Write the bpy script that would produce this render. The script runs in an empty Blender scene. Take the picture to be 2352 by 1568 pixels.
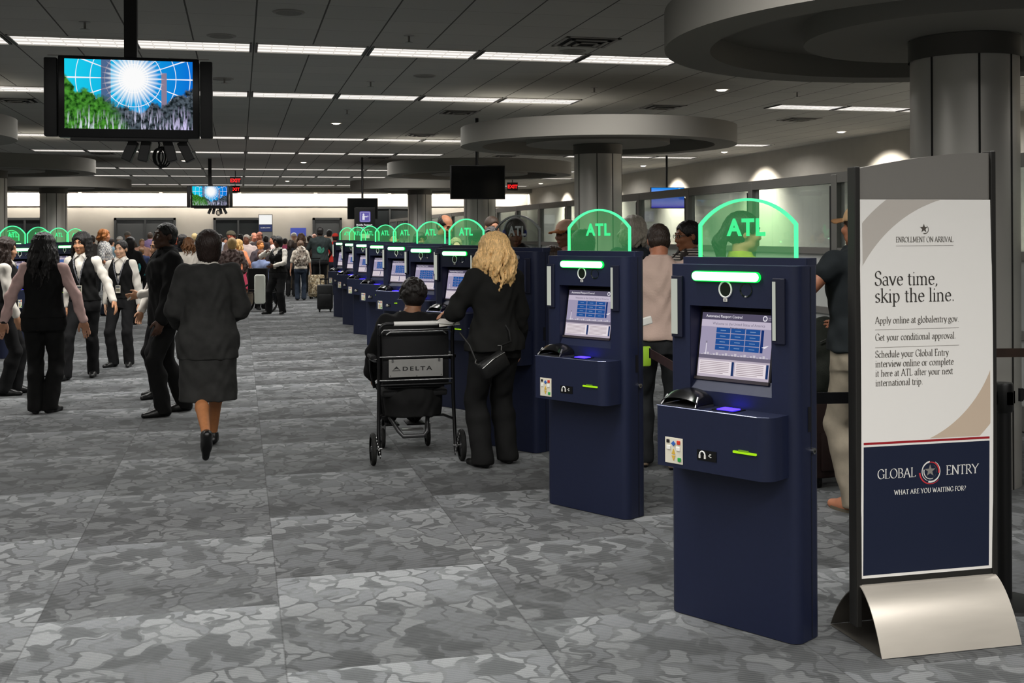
import bpy, bmesh, math, random
import numpy as np
from mathutils import Vector, Matrix

S = bpy.context.scene
COL = S.collection
PI = math.pi
R = math.radians

# ------------------------------------------------------------------ camera, world, exposure
F_PX, PX, PY, EYE, CEIL, ROLL = 2600.0, 1176.0, 537.0, 1.65, 3.70, 0.005
YAW = math.atan2(626, F_PX)
cam_d = bpy.data.cameras.new('camera')
cam = bpy.data.objects.new('camera', cam_d)
COL.objects.link(cam)
S.camera = cam
cam_d.sensor_width = 36.0
cam_d.lens = 36.0 * F_PX / 2352.0
cam_d.shift_y = (PY - 784.0) / 2352.0
cam_d.clip_start, cam_d.clip_end = 0.05, 200
cam.location = (0, 0, EYE)
cam.rotation_euler = (Matrix.Rotation(-YAW, 3, 'Z') @ Matrix.Rotation(PI / 2, 3, 'X') @ Matrix.Rotation(-ROLL, 3, 'Z')).to_euler()

W = bpy.data.worlds.new('world')
S.world = W
W.use_nodes = True
W.node_tree.nodes['Background'].inputs[0].default_value = (0.02, 0.02, 0.021, 1)
W.node_tree.nodes['Background'].inputs[1].default_value = 1.0
S.view_settings.view_transform = 'Standard'
S.view_settings.look = 'None'
S.view_settings.gamma = 1.0
S.view_settings.use_curve_mapping = False
S.view_settings.exposure = 0.18
S.cycles.use_denoising = True
S.cycles.max_bounces = 7
S.cycles.diffuse_bounces = 3
S.cycles.glossy_bounces = 3
S.cycles.transparent_max_bounces = 16
S.cycles.sample_clamp_indirect = 4.0
S.cycles.use_light_tree = True
PANEL_W = 35.0      # power of one ceiling light panel
COVE_W = 90.0      # far wall cove, per lamp
SPOT_W = 1500.0       # downlights along the right-hand wall

def ray(x, y):
    u, v = x - PX, PY - y
    cr, sr = math.cos(ROLL), math.sin(ROLL)
    u, v = u * cr + v * sr, -u * sr + v * cr
    c, s = math.cos(YAW), math.sin(YAW)
    return (u / F_PX * c + s, -u / F_PX * s + c, v / F_PX)
def at_depth(x, y, D):
    d = ray(x, y)
    return (d[0] * D, d[1] * D, EYE + d[2] * D)

# ------------------------------------------------------------------ materials
def lin(c):
    return c / 12.92 if c <= 0.04045 else ((c + 0.055) / 1.055) ** 2.4
def rgb(h):
    return tuple(lin(int(h[i:i + 2], 16) / 255) for i in (0, 2, 4)) + (1.0,)
MATS = {}
def new_mat(name):
    m = bpy.data.materials.new(name)
    m.use_nodes = True
    nt = m.node_tree
    return m, nt, nt.nodes['Principled BSDF'], nt.nodes['Material Output']
def node(nt, typ, **kw):
    n = nt.nodes.new('ShaderNode' + typ)
    for k, v in kw.items():
        if k.startswith('i_'):
            key = k[2:]
            key = int(key) if key.isdigit() else key.replace('_', ' ')
            n.inputs[key].default_value = v
        else:
            setattr(n, k, v)
    return n
def math_n(nt, op, a, b=None, c=None, clamp=False):
    n = node(nt, 'Math', operation=op, use_clamp=clamp)
    for i, v in enumerate((a, b, c)):
        if v is None: continue
        if isinstance(v, (int, float)): n.inputs[i].default_value = v
        else: nt.links.new(v, n.inputs[i])
    return n.outputs[0]
def mix_n(nt, fac, a, b):
    n = node(nt, 'Mix', data_type='RGBA')
    for i, v in ((0, fac), (6, a), (7, b)):
        if isinstance(v, (int, float)): n.inputs[i].default_value = v
        elif isinstance(v, tuple): n.inputs[i].default_value = v
        else: nt.links.new(v, n.inputs[i])
    return n.outputs[2]
def M(hexc, rough=0.6, metal=0.0, var=0.0, vscale=30.0, bump=0.0, bscale=300.0, spec=0.3, stretch=None, key=None):
    k = (hexc, rough, metal, var, vscale, bump, bscale, spec, stretch, key)
    if k in MATS: return MATS[k]
    m, nt, p, o = new_mat('m_' + hexc)
    p.inputs['Base Color'].default_value = rgb(hexc)
    p.inputs['Roughness'].default_value = rough
    p.inputs['Metallic'].default_value = metal
    p.inputs['Specular IOR Level'].default_value = spec
    if var or bump:
        tc = node(nt, 'TexCoord')
        src = tc.outputs['Object']
        if stretch:
            mp = node(nt, 'Mapping'); mp.inputs['Scale'].default_value = stretch
            nt.links.new(src, mp.inputs[0]); src = mp.outputs[0]
    if var:
        nz = node(nt, 'TexNoise', i_Scale=vscale, i_Detail=3.0)
        nt.links.new(src, nz.inputs['Vector'])
        c = rgb(hexc)
        a = tuple(max(0, x * (1 - var)) for x in c[:3]) + (1,)
        b = tuple(min(1, x * (1 + var)) for x in c[:3]) + (1,)
        rmp = node(nt, 'MapRange', i_1=0.3, i_2=0.7)
        nt.links.new(nz.outputs[0], rmp.inputs[0])
        nt.links.new(mix_n(nt, rmp.outputs[0], a, b), p.inputs['Base Color'])
    if bump:
        nb = node(nt, 'TexNoise', i_Scale=bscale, i_Detail=2.0)
        nt.links.new(src, nb.inputs['Vector'])
        bp = node(nt, 'Bump', i_Strength=bump, i_Distance=0.01)
        nt.links.new(nb.outputs[0], bp.inputs['Height'])
        nt.links.new(bp.outputs[0], p.inputs['Normal'])
    MATS[k] = m
    return m
def cloth(hexc, var=0.12, rough=0.9): return M(hexc, rough, 0, var, 14, 0.12, 260, 0.15)
def skin(hexc): return M(hexc, 0.5, 0, 0.06, 40, 0, 300, 0.35)
def hairm(hexc, var=0.35): return M(hexc, 0.45, 0, var, 18, 0.5, 26, 0.4, stretch=(9, 9, 1.2))
def E(hexc, strength, key=None):
    k = ('E', hexc, strength, key)
    if k in MATS: return MATS[k]
    m, nt, p, o = new_mat('glow_' + hexc)
    nt.nodes.remove(p)
    e = node(nt, 'Emission'); e.inputs[0].default_value = rgb(hexc); e.inputs[1].default_value = strength
    nt.links.new(e.outputs[0], o.inputs[0])
    MATS[k] = m
    return m
def glass_mat(name, tint, gloss, glow=None, glow_s=0.0, rough=0.02, haze=0.0):
    """thin sheet: tinted see-through + a little mirror reflection + optional edge-lit glow"""
    m, nt, p, o = new_mat(name)
    nt.nodes.remove(p)
    t = node(nt, 'BsdfTransparent'); t.inputs[0].default_value = rgb(tint)
    g = node(nt, 'BsdfGlossy'); g.inputs['Roughness'].default_value = rough
    mx = node(nt, 'MixShader'); mx.inputs[0].default_value = gloss
    nt.links.new(t.outputs[0], mx.inputs[1]); nt.links.new(g.outputs[0], mx.inputs[2])
    out = mx.outputs[0]
    if haze:
        df = node(nt, 'BsdfDiffuse'); df.inputs[0].default_value = rgb('c9cbc8')
        m2 = node(nt, 'MixShader'); m2.inputs[0].default_value = haze
        nt.links.new(out, m2.inputs[1]); nt.links.new(df.outputs[0], m2.inputs[2]); out = m2.outputs[0]
    if glow:
        e = node(nt, 'Emission'); e.inputs[0].default_value = rgb(glow); e.inputs[1].default_value = glow_s
        ad = node(nt, 'AddShader')
        nt.links.new(out, ad.inputs[0]); nt.links.new(e.outputs[0], ad.inputs[1]); out = ad.outputs[0]
    nt.links.new(out, o.inputs[0])
    return m

# ------------------------------------------------------------------ object helpers
def tag(o, label=None, cat=None, group=None, kind=None):
    if label: o['label'] = label
    if cat: o['category'] = cat
    if group: o['group'] = group
    if kind: o['kind'] = kind
    return o
def thing(name, loc=(0, 0, 0), rz=0.0, label=None, cat=None, group=None, kind=None):
    o = bpy.data.objects.new(name, None)
    o.empty_display_size = 0.1
    COL.objects.link(o)
    o.location = loc; o.rotation_euler = (0, 0, rz)
    return tag(o, label, cat, group, kind)
def link(name, me, parent=None, mats=None):
    o = bpy.data.objects.new(name, me)
    COL.objects.link(o)
    if parent: o.parent = parent
    return o
def copy_tree(o, parent=None):
    c = o.copy(); COL.objects.link(c)
    if parent: c.parent = parent
    for ch in o.children: copy_tree(ch, c)
    return c

class MB:
    """collects solids into one mesh"""
    def __init__(s): s.v = []; s.f = []; s.m = []; s.mats = []
    def mi(s, mat):
        if mat not in s.mats: s.mats.append(mat)
        return s.mats.index(mat)
    def add(s, vs, fs, mat, T=None):
        b = len(s.v); i = s.mi(mat)
        for p in vs:
            s.v.append(tuple(T @ Vector(p)) if T is not None else tuple(p))
        for f in fs:
            s.f.append(tuple(b + k for k in f)); s.m.append(i)
        return s
    def box(s, c, size, mat, T=None, bev=0.0):
        x, y, z = c; a, b, d = size[0] / 2, size[1] / 2, size[2] / 2
        if bev > 0:
            bm = bmesh.new(); bmesh.ops.create_cube(bm, size=1.0)
            bmesh.ops.scale(bm, vec=size, verts=bm.verts)
            bmesh.ops.bevel(bm, geom=bm.edges[:], offset=bev, segments=2, affect='EDGES', profile=0.5)
            bmesh.ops.translate(bm, vec=c, verts=bm.verts)
            bm.verts.index_update()
            s.add([v.co[:] for v in bm.verts], [[v.index for v in f.verts] for f in bm.faces], mat, T); bm.free()
            return s
        v = [(x + i * a, y + j * b, z + k * d) for i in (-1, 1) for j in (-1, 1) for k in (-1, 1)]
        return s.add(v, [(0, 1, 3, 2), (4, 6, 7, 5), (0, 4, 5, 1), (2, 3, 7, 6), (0, 2, 6, 4), (1, 5, 7, 3)], mat, T)
    def quad(s, p, mat, T=None): return s.add(p, [tuple(range(len(p)))], mat, T)
    def prism(s, poly, z0, z1, mat, T=None, caps=True):
        n = len(poly)
        v = [(x, y, z0) for x, y in poly] + [(x, y, z1) for x, y in poly]
        f = [(i, (i + 1) % n, n + (i + 1) % n, n + i) for i in range(n)]
        if caps: f += [tuple(range(n - 1, -1, -1)), tuple(range(n, 2 * n))]
        return s.add(v, f, mat, T)
    def lathe(s, prof, mat, c=(0, 0, 0), seg=48, T=None, a0=0.0, a1=2 * PI):
        full = abs(a1 - a0 - 2 * PI) < 1e-6
        n = seg if full else seg + 1
        v = [(c[0] + r * math.cos(a0 + (a1 - a0) * i / seg), c[1] + r * math.sin(a0 + (a1 - a0) * i / seg), c[2] + z) for r, z in prof for i in range(n)]
        f = []
        for j in range(len(prof) - 1):
            for i in range(seg):
                k = (i + 1) % n
                f.append((j * n + i, j * n + k, (j + 1) * n + k, (j + 1) * n + i))
        return s.add(v, f, mat, T)
    def tube(s, pts, r, mat, seg=10, T=None, caps=True, closed=False):
        P = [Vector(p) for p in pts]; n = len(P)
        rr = r if isinstance(r, (list, tuple)) else [r] * n
        v = []; up = None
        for i in range(n):
            if closed: t = P[(i + 1) % n] - P[i - 1]
            else: t = P[min(i + 1, n - 1)] - P[max(i - 1, 0)]
            t.normalize()
            if up is None:
                up = Vector((0, 0, 1)) if abs(t.z) < 0.9 else Vector((1, 0, 0))
            a = t.cross(up)
            if a.length < 1e-5: a = t.orthogonal()
            a.normalize(); b = a.cross(t); up = b
            for k in range(seg):
                th = 2 * PI * k / seg
                v.append(P[i] + (a * math.cos(th) + b * math.sin(th)) * rr[i])
        f = []
        for i in range(n if closed else n - 1):
            j = (i + 1) % n
            for k in range(seg):
                q = (k + 1) % seg
                f.append((i * seg + k, i * seg + q, j * seg + q, j * seg + k))
        if caps and not closed: f += [tuple(range(seg - 1, -1, -1)), tuple((n - 1) * seg + k for k in range(seg))]
        return s.add(v, f, mat, T)
    def cyl(s, a, b, r, mat, seg=20, T=None): return s.tube([a, b], r, mat, seg, T)
    def ball(s, c, r, mat, seg=14, rings=8, T=None):
        rx, ry, rz = r if isinstance(r, (tuple, list)) else (r, r, r)
        v = []; f = []
        for j in range(rings + 1):
            e = -PI / 2 + PI * j / rings
            for i in range(seg):
                a = 2 * PI * i / seg
                v.append((c[0] + rx * math.cos(e) * math.cos(a), c[1] + ry * math.cos(e) * math.sin(a), c[2] + rz * math.sin(e)))
        for j in range(rings):
            for i in range(seg):
                k = (i + 1) % seg
                f.append((j * seg + i, j * seg + k, (j + 1) * seg + k, (j + 1) * seg + i))
        return s.add(v, f, mat, T)
    def mesh(s, me, mat, T=None):
        return s.add([v.co[:] for v in me.vertices], [tuple(p.vertices) for p in me.polygons], mat, T)
    def build(s, name, parent=None, smooth=None, merge=False):
        me = bpy.data.meshes.new(name)
        me.from_pydata(s.v, [], s.f)
        for m in s.mats: me.materials.append(m)
        me.polygons.foreach_set('material_index', s.m)
        bm = bmesh.new(); bm.from_mesh(me)
        if merge: bmesh.ops.remove_doubles(bm, verts=bm.verts, dist=1e-5)
        bmesh.ops.recalc_face_normals(bm, faces=bm.faces)
        bm.to_mesh(me); bm.free()
        if smooth:
            me.polygons.foreach_set('use_smooth', [True] * len(me.polygons))
            me.set_sharp_from_angle(angle=R(smooth))
        me.update()
        return link(name, me, parent)

_txt = {}
def text_mesh(t, size=1.0, align='CENTER', bold=0.0, ext=0.0, space=1.0):
    k = (t, size, align, bold, ext, space)
    if k in _txt: return _txt[k]
    c = bpy.data.curves.new('txt', 'FONT'); c.body = t; c.size = size; c.align_x = align; c.offset = bold; c.extrude = ext
    c.space_character = space; c.resolution_u = 3
    o = bpy.data.objects.new('txt', c); COL.objects.link(o)
    dg = bpy.context.evaluated_depsgraph_get()
    me = bpy.data.meshes.new_from_object(o.evaluated_get(dg))
    bpy.data.objects.remove(o); bpy.data.curves.remove(c)
    _txt[k] = me
    return me
UP = Matrix(((1, 0, 0, 0), (0, 0, -1, 0), (0, 1, 0, 0), (0, 0, 0, 1)))    # text plane -> upright, read from -Y
def put(x, y, z, T=None, sx=1.0, sy=1.0):
    m = Matrix.Translation((x, y, z)) @ UP @ Matrix.Diagonal((sx, sy, 1, 1))
    return T @ m if T is not None else m

# ------------------------------------------------------------------ a broad-nib roman alphabet for the printed sign
def arc(cx, cy, rx, ry, a0, a1, n=14):
    return [(cx + rx * math.cos(R(a0 + (a1 - a0) * i / n)), cy + ry * math.sin(R(a0 + (a1 - a0) * i / n))) for i in range(n + 1)]
def ser(x, y, w=0.1): return [(x - w, y), (x + w, y)]
def stem(x, y0=0.0, y1=1.0, b=1, t=1):
    o = [[(x, y0), (x, y1)]]
    if b: o.append(ser(x, y0))
    if t == 1: o.append(ser(x, y1))
    if t == 2: o.append([(x - 0.12, y1 - 0.04), (x, y1)])
    return o
XH = 0.62
GL = {
 'A': (0.78, [[(0.08, 0), (0.39, 1)], [(0.39, 1), (0.70, 0)], [(0.2, 0.36), (0.58, 0.36)], ser(0.08, 0, .08), ser(0.7, 0, .1)]),
 'B': (0.62, stem(0.14) + [[(0.14, 1), (0.3, 1)] + arc(0.3, 0.76, 0.2, 0.24, 90, -90) + [(0.14, 0.52)], [(0.14, 0.52), (0.32, 0.52)] + arc(0.32, 0.26, 0.24, 0.26, 90, -90) + [(0.14, 0)]]),
 'E': (0.56, stem(0.14) + [[(0.14, 1), (0.48, 1), (0.48, 0.88)], [(0.14, 0.52), (0.42, 0.52)], [(0.14, 0), (0.5, 0), (0.52, 0.14)]]),
 'F': (0.52, stem(0.14) + [[(0.14, 1), (0.48, 1), (0.48, 0.88)], [(0.14, 0.52), (0.42, 0.52)]]),
 'G': (0.78, [arc(0.42, 0.5, 0.34, 0.51, 48, 325, 26), [(0.7, 0.06), (0.7, 0.42)], ser(0.68, 0.42, .11), [(0.65, 0.88), (0.66, 0.74)]]),
 'H': (0.78, stem(0.14) + stem(0.64) + [[(0.14, 0.52), (0.64, 0.52)]]),
 'I': (0.3, stem(0.15)),
 'L': (0.56, stem(0.14) + [[(0.14, 0), (0.5, 0), (0.53, 0.16)]]),
 'M': (0.94, stem(0.13) + stem(0.8) + [[(0.13, 1), (0.46, 0.1)], [(0.46, 0.1), (0.8, 1)]]),
 'N': (0.8, stem(0.13) + stem(0.67, b=0) + [[(0.13, 1), (0.67, 0)]]),
 'O': (0.84, [arc(0.42, 0.5, 0.35, 0.51, 0, 360, 34)]),
 'R': (0.66, stem(0.14) + [[(0.14, 1), (0.3, 1)] + arc(0.3, 0.75, 0.21, 0.25, 90, -90) + [(0.14, 0.5)], [(0.3, 0.5), (0.62, 0)], ser(0.62, 0, .06)]),
 'S': (0.52, [arc(0.27, 0.76, 0.19, 0.25, 35, 250, 16) + arc(0.25, 0.25, 0.21, 0.26, 62, -145, 18), [(0.43, 0.92), (0.43, 0.78)], [(0.07, 0.1), (0.07, 0.24)]]),
 'T': (0.62, stem(0.31, t=0) + [[(0.03, 0.88), (0.04, 1), (0.58, 1), (0.59, 0.88)]]),
 'U': (0.76, [[(0.14, 1), (0.14, 0.3)] + arc(0.38, 0.3, 0.24, 0.3, 180, 360) + [(0.62, 1)], ser(0.14, 1), ser(0.62, 1)]),
 'V': (0.74, [[(0.08, 1), (0.37, 0)], [(0.37, 0), (0.66, 1)], ser(0.08, 1, .09), ser(0.66, 1, .08)]),
 'W': (1.06, [[(0.08, 1), (0.32, 0)], [(0.32, 0), (0.53, 0.9)], [(0.53, 0.9), (0.76, 0)], [(0.76, 0), (0.98, 1)], ser(0.08, 1, .09), ser(0.98, 1, .08)]),
 'Y': (0.7, [[(0.06, 1), (0.35, 0.48)], [(0.66, 1), (0.35, 0.48)], [(0.35, 0.48), (0.35, 0)], ser(0.35, 0), ser(0.06, 1, .08), ser(0.66, 1, .07)]),
 '?': (0.44, [arc(0.21, 0.76, 0.16, 0.23, 150, -60, 14) + [(0.21, 0.42), (0.21, 0.26)], [(0.18, 0.03), (0.24, 0.03)], [(0.18, 0.06), (0.24, 0.06)]]),
 '.': (0.24, [[(0.1, 0.02), (0.16, 0.02)], [(0.1, 0.06), (0.16, 0.06)]]),
 ',': (0.24, [[(0.1, 0.05), (0.16, 0.05)], [(0.15, 0.05), (0.13, -0.06), (0.07, -0.14)]]),
 'a': (0.5, [arc(0.23, 0.45, 0.15, 0.17, 160, 0, 10) + [(0.38, 0.1), (0.42, 0.0), (0.49, 0.03)], arc(0.24, 0.17, 0.16, 0.17, 60, 330, 18)]),
 'b': (0.56, [[(0.12, 0), (0.12, 1)], [(0.02, 0.97), (0.12, 1)], arc(0.28, 0.31, 0.19, 0.31, 140, -140, 20)]),
 'c': (0.46, [arc(0.27, 0.31, 0.2, 0.31, 42, 318, 20)]),
 'd': (0.58, [[(0.45, 1), (0.45, 0.06), (0.53, 0.0)], [(0.35, 0.97), (0.45, 1)], arc(0.27, 0.31, 0.2, 0.31, 40, 320, 20)]),
 'e': (0.48, [[(0.09, 0.36), (0.42, 0.36)] + arc(0.26, 0.36, 0.17, 0.26, 0, 180, 12) + arc(0.28, 0.32, 0.2, 0.32, 180, 318, 12)]),
 'f': (0.34, [[(0.14, 0), (0.14, 0.78)] + arc(0.27, 0.78, 0.13, 0.22, 180, 50, 8), ser(0.14, 0), [(0.02, XH), (0.28, XH)]]),
 'g': (0.5, [arc(0.23, 0.42, 0.16, 0.2, 0, 360, 22), [(0.36, 0.56), (0.48, 0.6)], [(0.14, 0.24), (0.08, 0.12), (0.14, 0.04), (0.34, 0.02)], arc(0.24, -0.14, 0.2, 0.15, 0, 360, 22)]),
 'h': (0.58, stem(0.12, 0, 1, t=2) + [arc(0.28, 0.42, 0.16, 0.2, 160, 0, 10) + [(0.44, 0)], ser(0.44, 0)]),
 'i': (0.27, stem(0.13, 0, XH, t=2) + [[(0.1, 0.86), (0.16, 0.86)], [(0.1, 0.9), (0.16, 0.9)]]),
 'k': (0.54, stem(0.12, 0, 1, t=2) + [[(0.12, 0.28), (0.42, XH)], [(0.22, 0.37), (0.48, 0)], ser(0.42, XH, .07), ser(0.48, 0, .07)]),
 'l': (0.27, stem(0.13, 0, 1, t=2)),
 'm': (0.86, stem(0.12, 0, XH, t=2) + [arc(0.27, 0.42, 0.15, 0.2, 160, 0, 10) + [(0.42, 0)], ser(0.42, 0), arc(0.57, 0.42, 0.15, 0.2, 160, 0, 10) + [(0.72, 0)], ser(0.72, 0)]),
 'n': (0.58, stem(0.12, 0, XH, t=2) + [arc(0.28, 0.42, 0.16, 0.2, 160, 0, 10) + [(0.44, 0)], ser(0.44, 0)]),
 'o': (0.54, [arc(0.27, 0.31, 0.21, 0.32, 0, 360, 26)]),
 'p': (0.56, stem(0.12, -0.3, XH, t=2) + [arc(0.28, 0.31, 0.19, 0.31, 140, -140, 20)]),
 'r': (0.4, stem(0.12, 0, XH, t=2) + [arc(0.28, 0.4, 0.16, 0.2, 165, 55, 8)]),
 's': (0.4, [arc(0.21, 0.47, 0.13, 0.15, 35, 250, 12) + arc(0.19, 0.15, 0.14, 0.15, 62, -150, 14)]),
 't': (0.34, [[(0.14, 0.8), (0.14, 0.14)] + arc(0.23, 0.12, 0.09, 0.13, 180, 310, 8), [(0.02, XH), (0.29, XH)]]),
 'u': (0.58, [[(0.12, XH), (0.12, 0.2)] + arc(0.27, 0.2, 0.15, 0.2, 180, 350, 10), [(0.44, XH), (0.44, 0.05), (0.52, 0)], [(0.02, XH), (0.12, XH)], [(0.34, XH), (0.44, XH)]]),
 'v': (0.52, [[(0.06, XH), (0.26, 0)], [(0.26, 0), (0.46, XH)], ser(0.06, XH, .07), ser(0.46, XH, .06)]),
 'w': (0.78, [[(0.06, XH), (0.23, 0)], [(0.23, 0), (0.39, XH)], [(0.39, XH), (0.56, 0)], [(0.56, 0), (0.72, XH)], ser(0.06, XH, .07), ser(0.72, XH, .06)]),
 'x': (0.52, [[(0.06, XH), (0.46, 0)], [(0.06, 0), (0.46, XH)], ser(0.06, XH, .06), ser(0.46, XH, .06), ser(0.06, 0, .06), ser(0.46, 0, .06)]),
 'y': (0.52, [[(0.06, XH), (0.27, 0.02)], [(0.46, XH), (0.22, -0.18), (0.1, -0.28), (0.04, -0.26)], ser(0.06, XH, .07), ser(0.46, XH, .06)]),
}
def roman_width(t, track=0.0): return sum((GL[c][0] + track) if c in GL else 0.3 for c in t)
def roman(mb, t, x, z, cap, mat, place, width=None, weight=1.0, track=0.0):
    """draw t from x, baseline z, cap height; place(x, z) -> 3-D point; squeezed to width"""
    sx = cap if width is None else width / roman_width(t, track)
    nx, ny, hl = 0.046 * weight, 0.02 * weight, 0.016 * weight
    pen = x
    for ch in t:
        if ch not in GL: pen += 0.3 * sx; continue
        adv, strokes = GL[ch]
        for st in strokes:
            L = []; Rr = []
            n = len(st)
            for i in range(n):
                a = st[max(i - 1, 0)]; b = st[min(i + 1, n - 1)]
                tx, ty = b[0] - a[0], b[1] - a[1]
                l = math.hypot(tx, ty) or 1
                px, py = -ty / l, tx / l
                w = abs(px * nx + py * ny) + hl
                L.append((st[i][0] + px * w, st[i][1] + py * w)); Rr.append((st[i][0] - px * w, st[i][1] - py * w))
            v = [place(pen + p[0] * sx, z + p[1] * cap) for p in L] + [place(pen + p[0] * sx, z + p[1] * cap) for p in Rr]
            mb.add(v, [(i, i + 1, n + i + 1, n + i) for i in range(n - 1)], mat)
        pen += (adv + track) * sx

# ------------------------------------------------------------------ implicit surfaces: one continuous skin per body or garment
class Field:
    def __init__(s, lo, hi, res):
        s.lo = np.array(lo, float); s.res = res
        s.n = np.ceil((np.array(hi, float) - s.lo) / res).astype(int) + 1
        s.v = np.full(s.n, 0.2, np.float32)
        s.m = np.zeros(s.n, np.uint8)
    def _sl(s, lo, hi):
        a = np.maximum(np.floor((np.array(lo) - s.lo) / s.res).astype(int), 0)
        b = np.minimum(np.ceil((np.array(hi) - s.lo) / s.res).astype(int) + 1, s.n)
        if np.any(b <= a): return None, None
        sl = tuple(slice(a[i], b[i]) for i in range(3))
        g = [(s.lo[i] + s.res * np.arange(a[i], b[i])).astype(np.float32) for i in range(3)]
        return sl, (g[0][:, None, None], g[1][None, :, None], g[2][None, None, :])
    def op(s, fn, lo, hi, k=0.0, mat=0, mode='+'):
        pad = 2.5 * s.res + k
        sl, g = s._sl(np.array(lo) - pad, np.array(hi) + pad)
        if sl is None: return s
        d = fn(*g).astype(np.float32)
        o = s.v[sl]
        if mode == '+':
            if mat: s.m[sl] = np.where(d < o, mat, s.m[sl])
            if k > 0:
                h = np.clip(0.5 + 0.5 * (o - d) / k, 0, 1)
                s.v[sl] = o * (1 - h) + d * h - k * h * (1 - h)
            else: s.v[sl] = np.minimum(o, d)
        else:
            if k > 0:
                d = -d
                h = np.clip(0.5 - 0.5 * (o - d) / k, 0, 1)
                s.v[sl] = o * (1 - h) + d * h + k * h * (1 - h)
            else: s.v[sl] = np.maximum(o, -d)
        return s
    def cone(s, a, b, ra, rb, k=0.0, mat=0, mode='+', flat=None):
        a = np.array(a, float); b = np.array(b, float); r = max(ra, rb)
        ba = b - a; L = float(ba @ ba) or 1e-9
        def fn(x, y, z):
            px, py, pz = x - a[0], y - a[1], z - a[2]
            t = np.clip((px * ba[0] + py * ba[1] + pz * ba[2]) / L, 0, 1)
            return np.sqrt((px - ba[0] * t) ** 2 + (py - ba[1] * t) ** 2 + (pz - ba[2] * t) ** 2) - (ra + (rb - ra) * t)
        return s.op(fn, np.minimum(a, b) - r, np.maximum(a, b) + r, k, mat, mode)
    def ell(s, c, r, rot=None, k=0.0, mat=0, mode='+'):
        c = np.array(c, float); r = np.array(r, float)
        Rm = np.eye(3) if rot is None else np.array(rot)
        ext = np.sqrt(((Rm * r[None, :]) ** 2).sum(1))
        def fn(x, y, z):
            px, py, pz = x - c[0], y - c[1], z - c[2]
            q = [(px * Rm[0, i] + py * Rm[1, i] + pz * Rm[2, i]) / r[i] for i in range(3)]
            k0 = np.sqrt(q[0] ** 2 + q[1] ** 2 + q[2] ** 2)
            k1 = np.sqrt((q[0] / r[0]) ** 2 + (q[1] / r[1]) ** 2 + (q[2] / r[2]) ** 2) + 1e-9
            return k0 * (k0 - 1) / k1
        return s.op(fn, c - ext, c + ext, k, mat, mode)
    def loft(s, keys, k=0.0, mat=0, p=2.0, shear=None, mode='+'):
        """keys: (z, half width, half depth, cx, cy); a smooth column between the first and last z"""
        K = np.array(sorted(keys), float)
        zs = np.linspace(K[0, 0], K[-1, 0], 80)
        cols = []
        for i in range(1, 5):
            c = np.interp(zs, K[:, 0], K[:, i])
            c = np.convolve(np.pad(c, 3, 'edge'), np.ones(7) / 7, 'valid')
            cols.append(c)
        z0, z1 = K[0, 0], K[-1, 0]
        am, bm_ = K[:, 1].max(), K[:, 2].max()
        def fn(x, y, z):
            zz = z[0, 0, :]
            a, b, cx, cy = (np.interp(zz, zs, c)[None, None, :] for c in cols)
            q = (np.abs((x - cx) / a) ** p + np.abs((y - cy) / b) ** p) ** (1 / p)
            d = (q - 1) * np.minimum(a, b)
            return np.maximum(d, np.maximum(z - z1, z0 - z))
        lo = (K[:, 3].min() - am, K[:, 4].min() - bm_, z0); hi = (K[:, 3].max() + am, K[:, 4].max() + bm_, z1)
        return s.op(fn, lo, hi, k, mat, mode)
    def halfspace(s, pt, n):
        """keep what lies on the side the normal points to"""
        pt = np.array(pt, float); n = np.array(n, float); n /= np.linalg.norm(n)
        x, y, z = [(s.lo[i] + s.res * np.arange(s.n[i])).astype(np.float32) for i in range(3)]
        d = -((x[:, None, None] - pt[0]) * n[0] + (y[None, :, None] - pt[1]) * n[1] + (z[None, None, :] - pt[2]) * n[2])
        np.maximum(s.v, d, out=s.v)
        return s
    def mesh(s, name, mats, smooth=2, fold=0.0, fold_fn=None):
        v = s.v; sg = (v < 0)
        c = np.zeros(tuple(s.n - 1), np.uint8)
        offs = [(i, j, k) for i in (0, 1) for j in (0, 1) for k in (0, 1)]
        def sh(a, o): return a[tuple(slice(o[i], s.n[i] - 1 + o[i]) for i in range(3))]
        for o in offs: c += sh(sg, o)
        act = np.argwhere((c > 0) & (c < 8))
        me = bpy.data.meshes.new(name)
        for m in mats: me.materials.append(m)
        if not len(act): return me
        idx = np.full(c.shape, -1, np.int32)
        idx[tuple(act.T)] = np.arange(len(act))
        cv = {o: v[tuple((act + o).T)] for o in offs}
        P = np.zeros((len(act), 3)); cnt = np.zeros(len(act))
        for o in offs:
            for ax in range(3):
                if o[ax]: continue
                o2 = tuple(o[i] + (i == ax) for i in range(3))
                a, b = cv[o], cv[o2]
                w = (a < 0) != (b < 0)
                t = np.where(w, a / np.where(w, a - b, 1), 0)
                for i in range(3): P[:, i] += np.where(w, o[i] + (t if i == ax else 0), 0)
                cnt += w
        P = (act + P / cnt[:, None]) * s.res + s.lo
        Q = []; QM = []
        for ax in range(3):
            b1, b2 = (ax + 1) % 3, (ax + 2) % 3
            sl0 = [slice(1, s.n[i] - 1) for i in range(3)]; sl1 = list(sl0)
            sl0[ax] = slice(0, s.n[ax] - 1); sl1[ax] = slice(1, s.n[ax])
            A, B = sg[tuple(sl0)], sg[tuple(sl1)]
            ed = np.argwhere(A != B)
            if not len(ed): continue
            base = ed.copy()
            for i in range(3):
                if i != ax: base[:, i] += 1
            def cell(d1, d2):
                q = base.copy(); q[:, b1] += d1; q[:, b2] += d2
                return idx[tuple(q.T)]
            q = np.stack([cell(-1, -1), cell(0, -1), cell(0, 0), cell(-1, 0)], 1)
            flip = ~A[tuple(ed.T)]
            q[flip] = q[flip][:, ::-1]
            e0 = base.copy(); e1 = base.copy(); e1[:, ax] += 1
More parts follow.
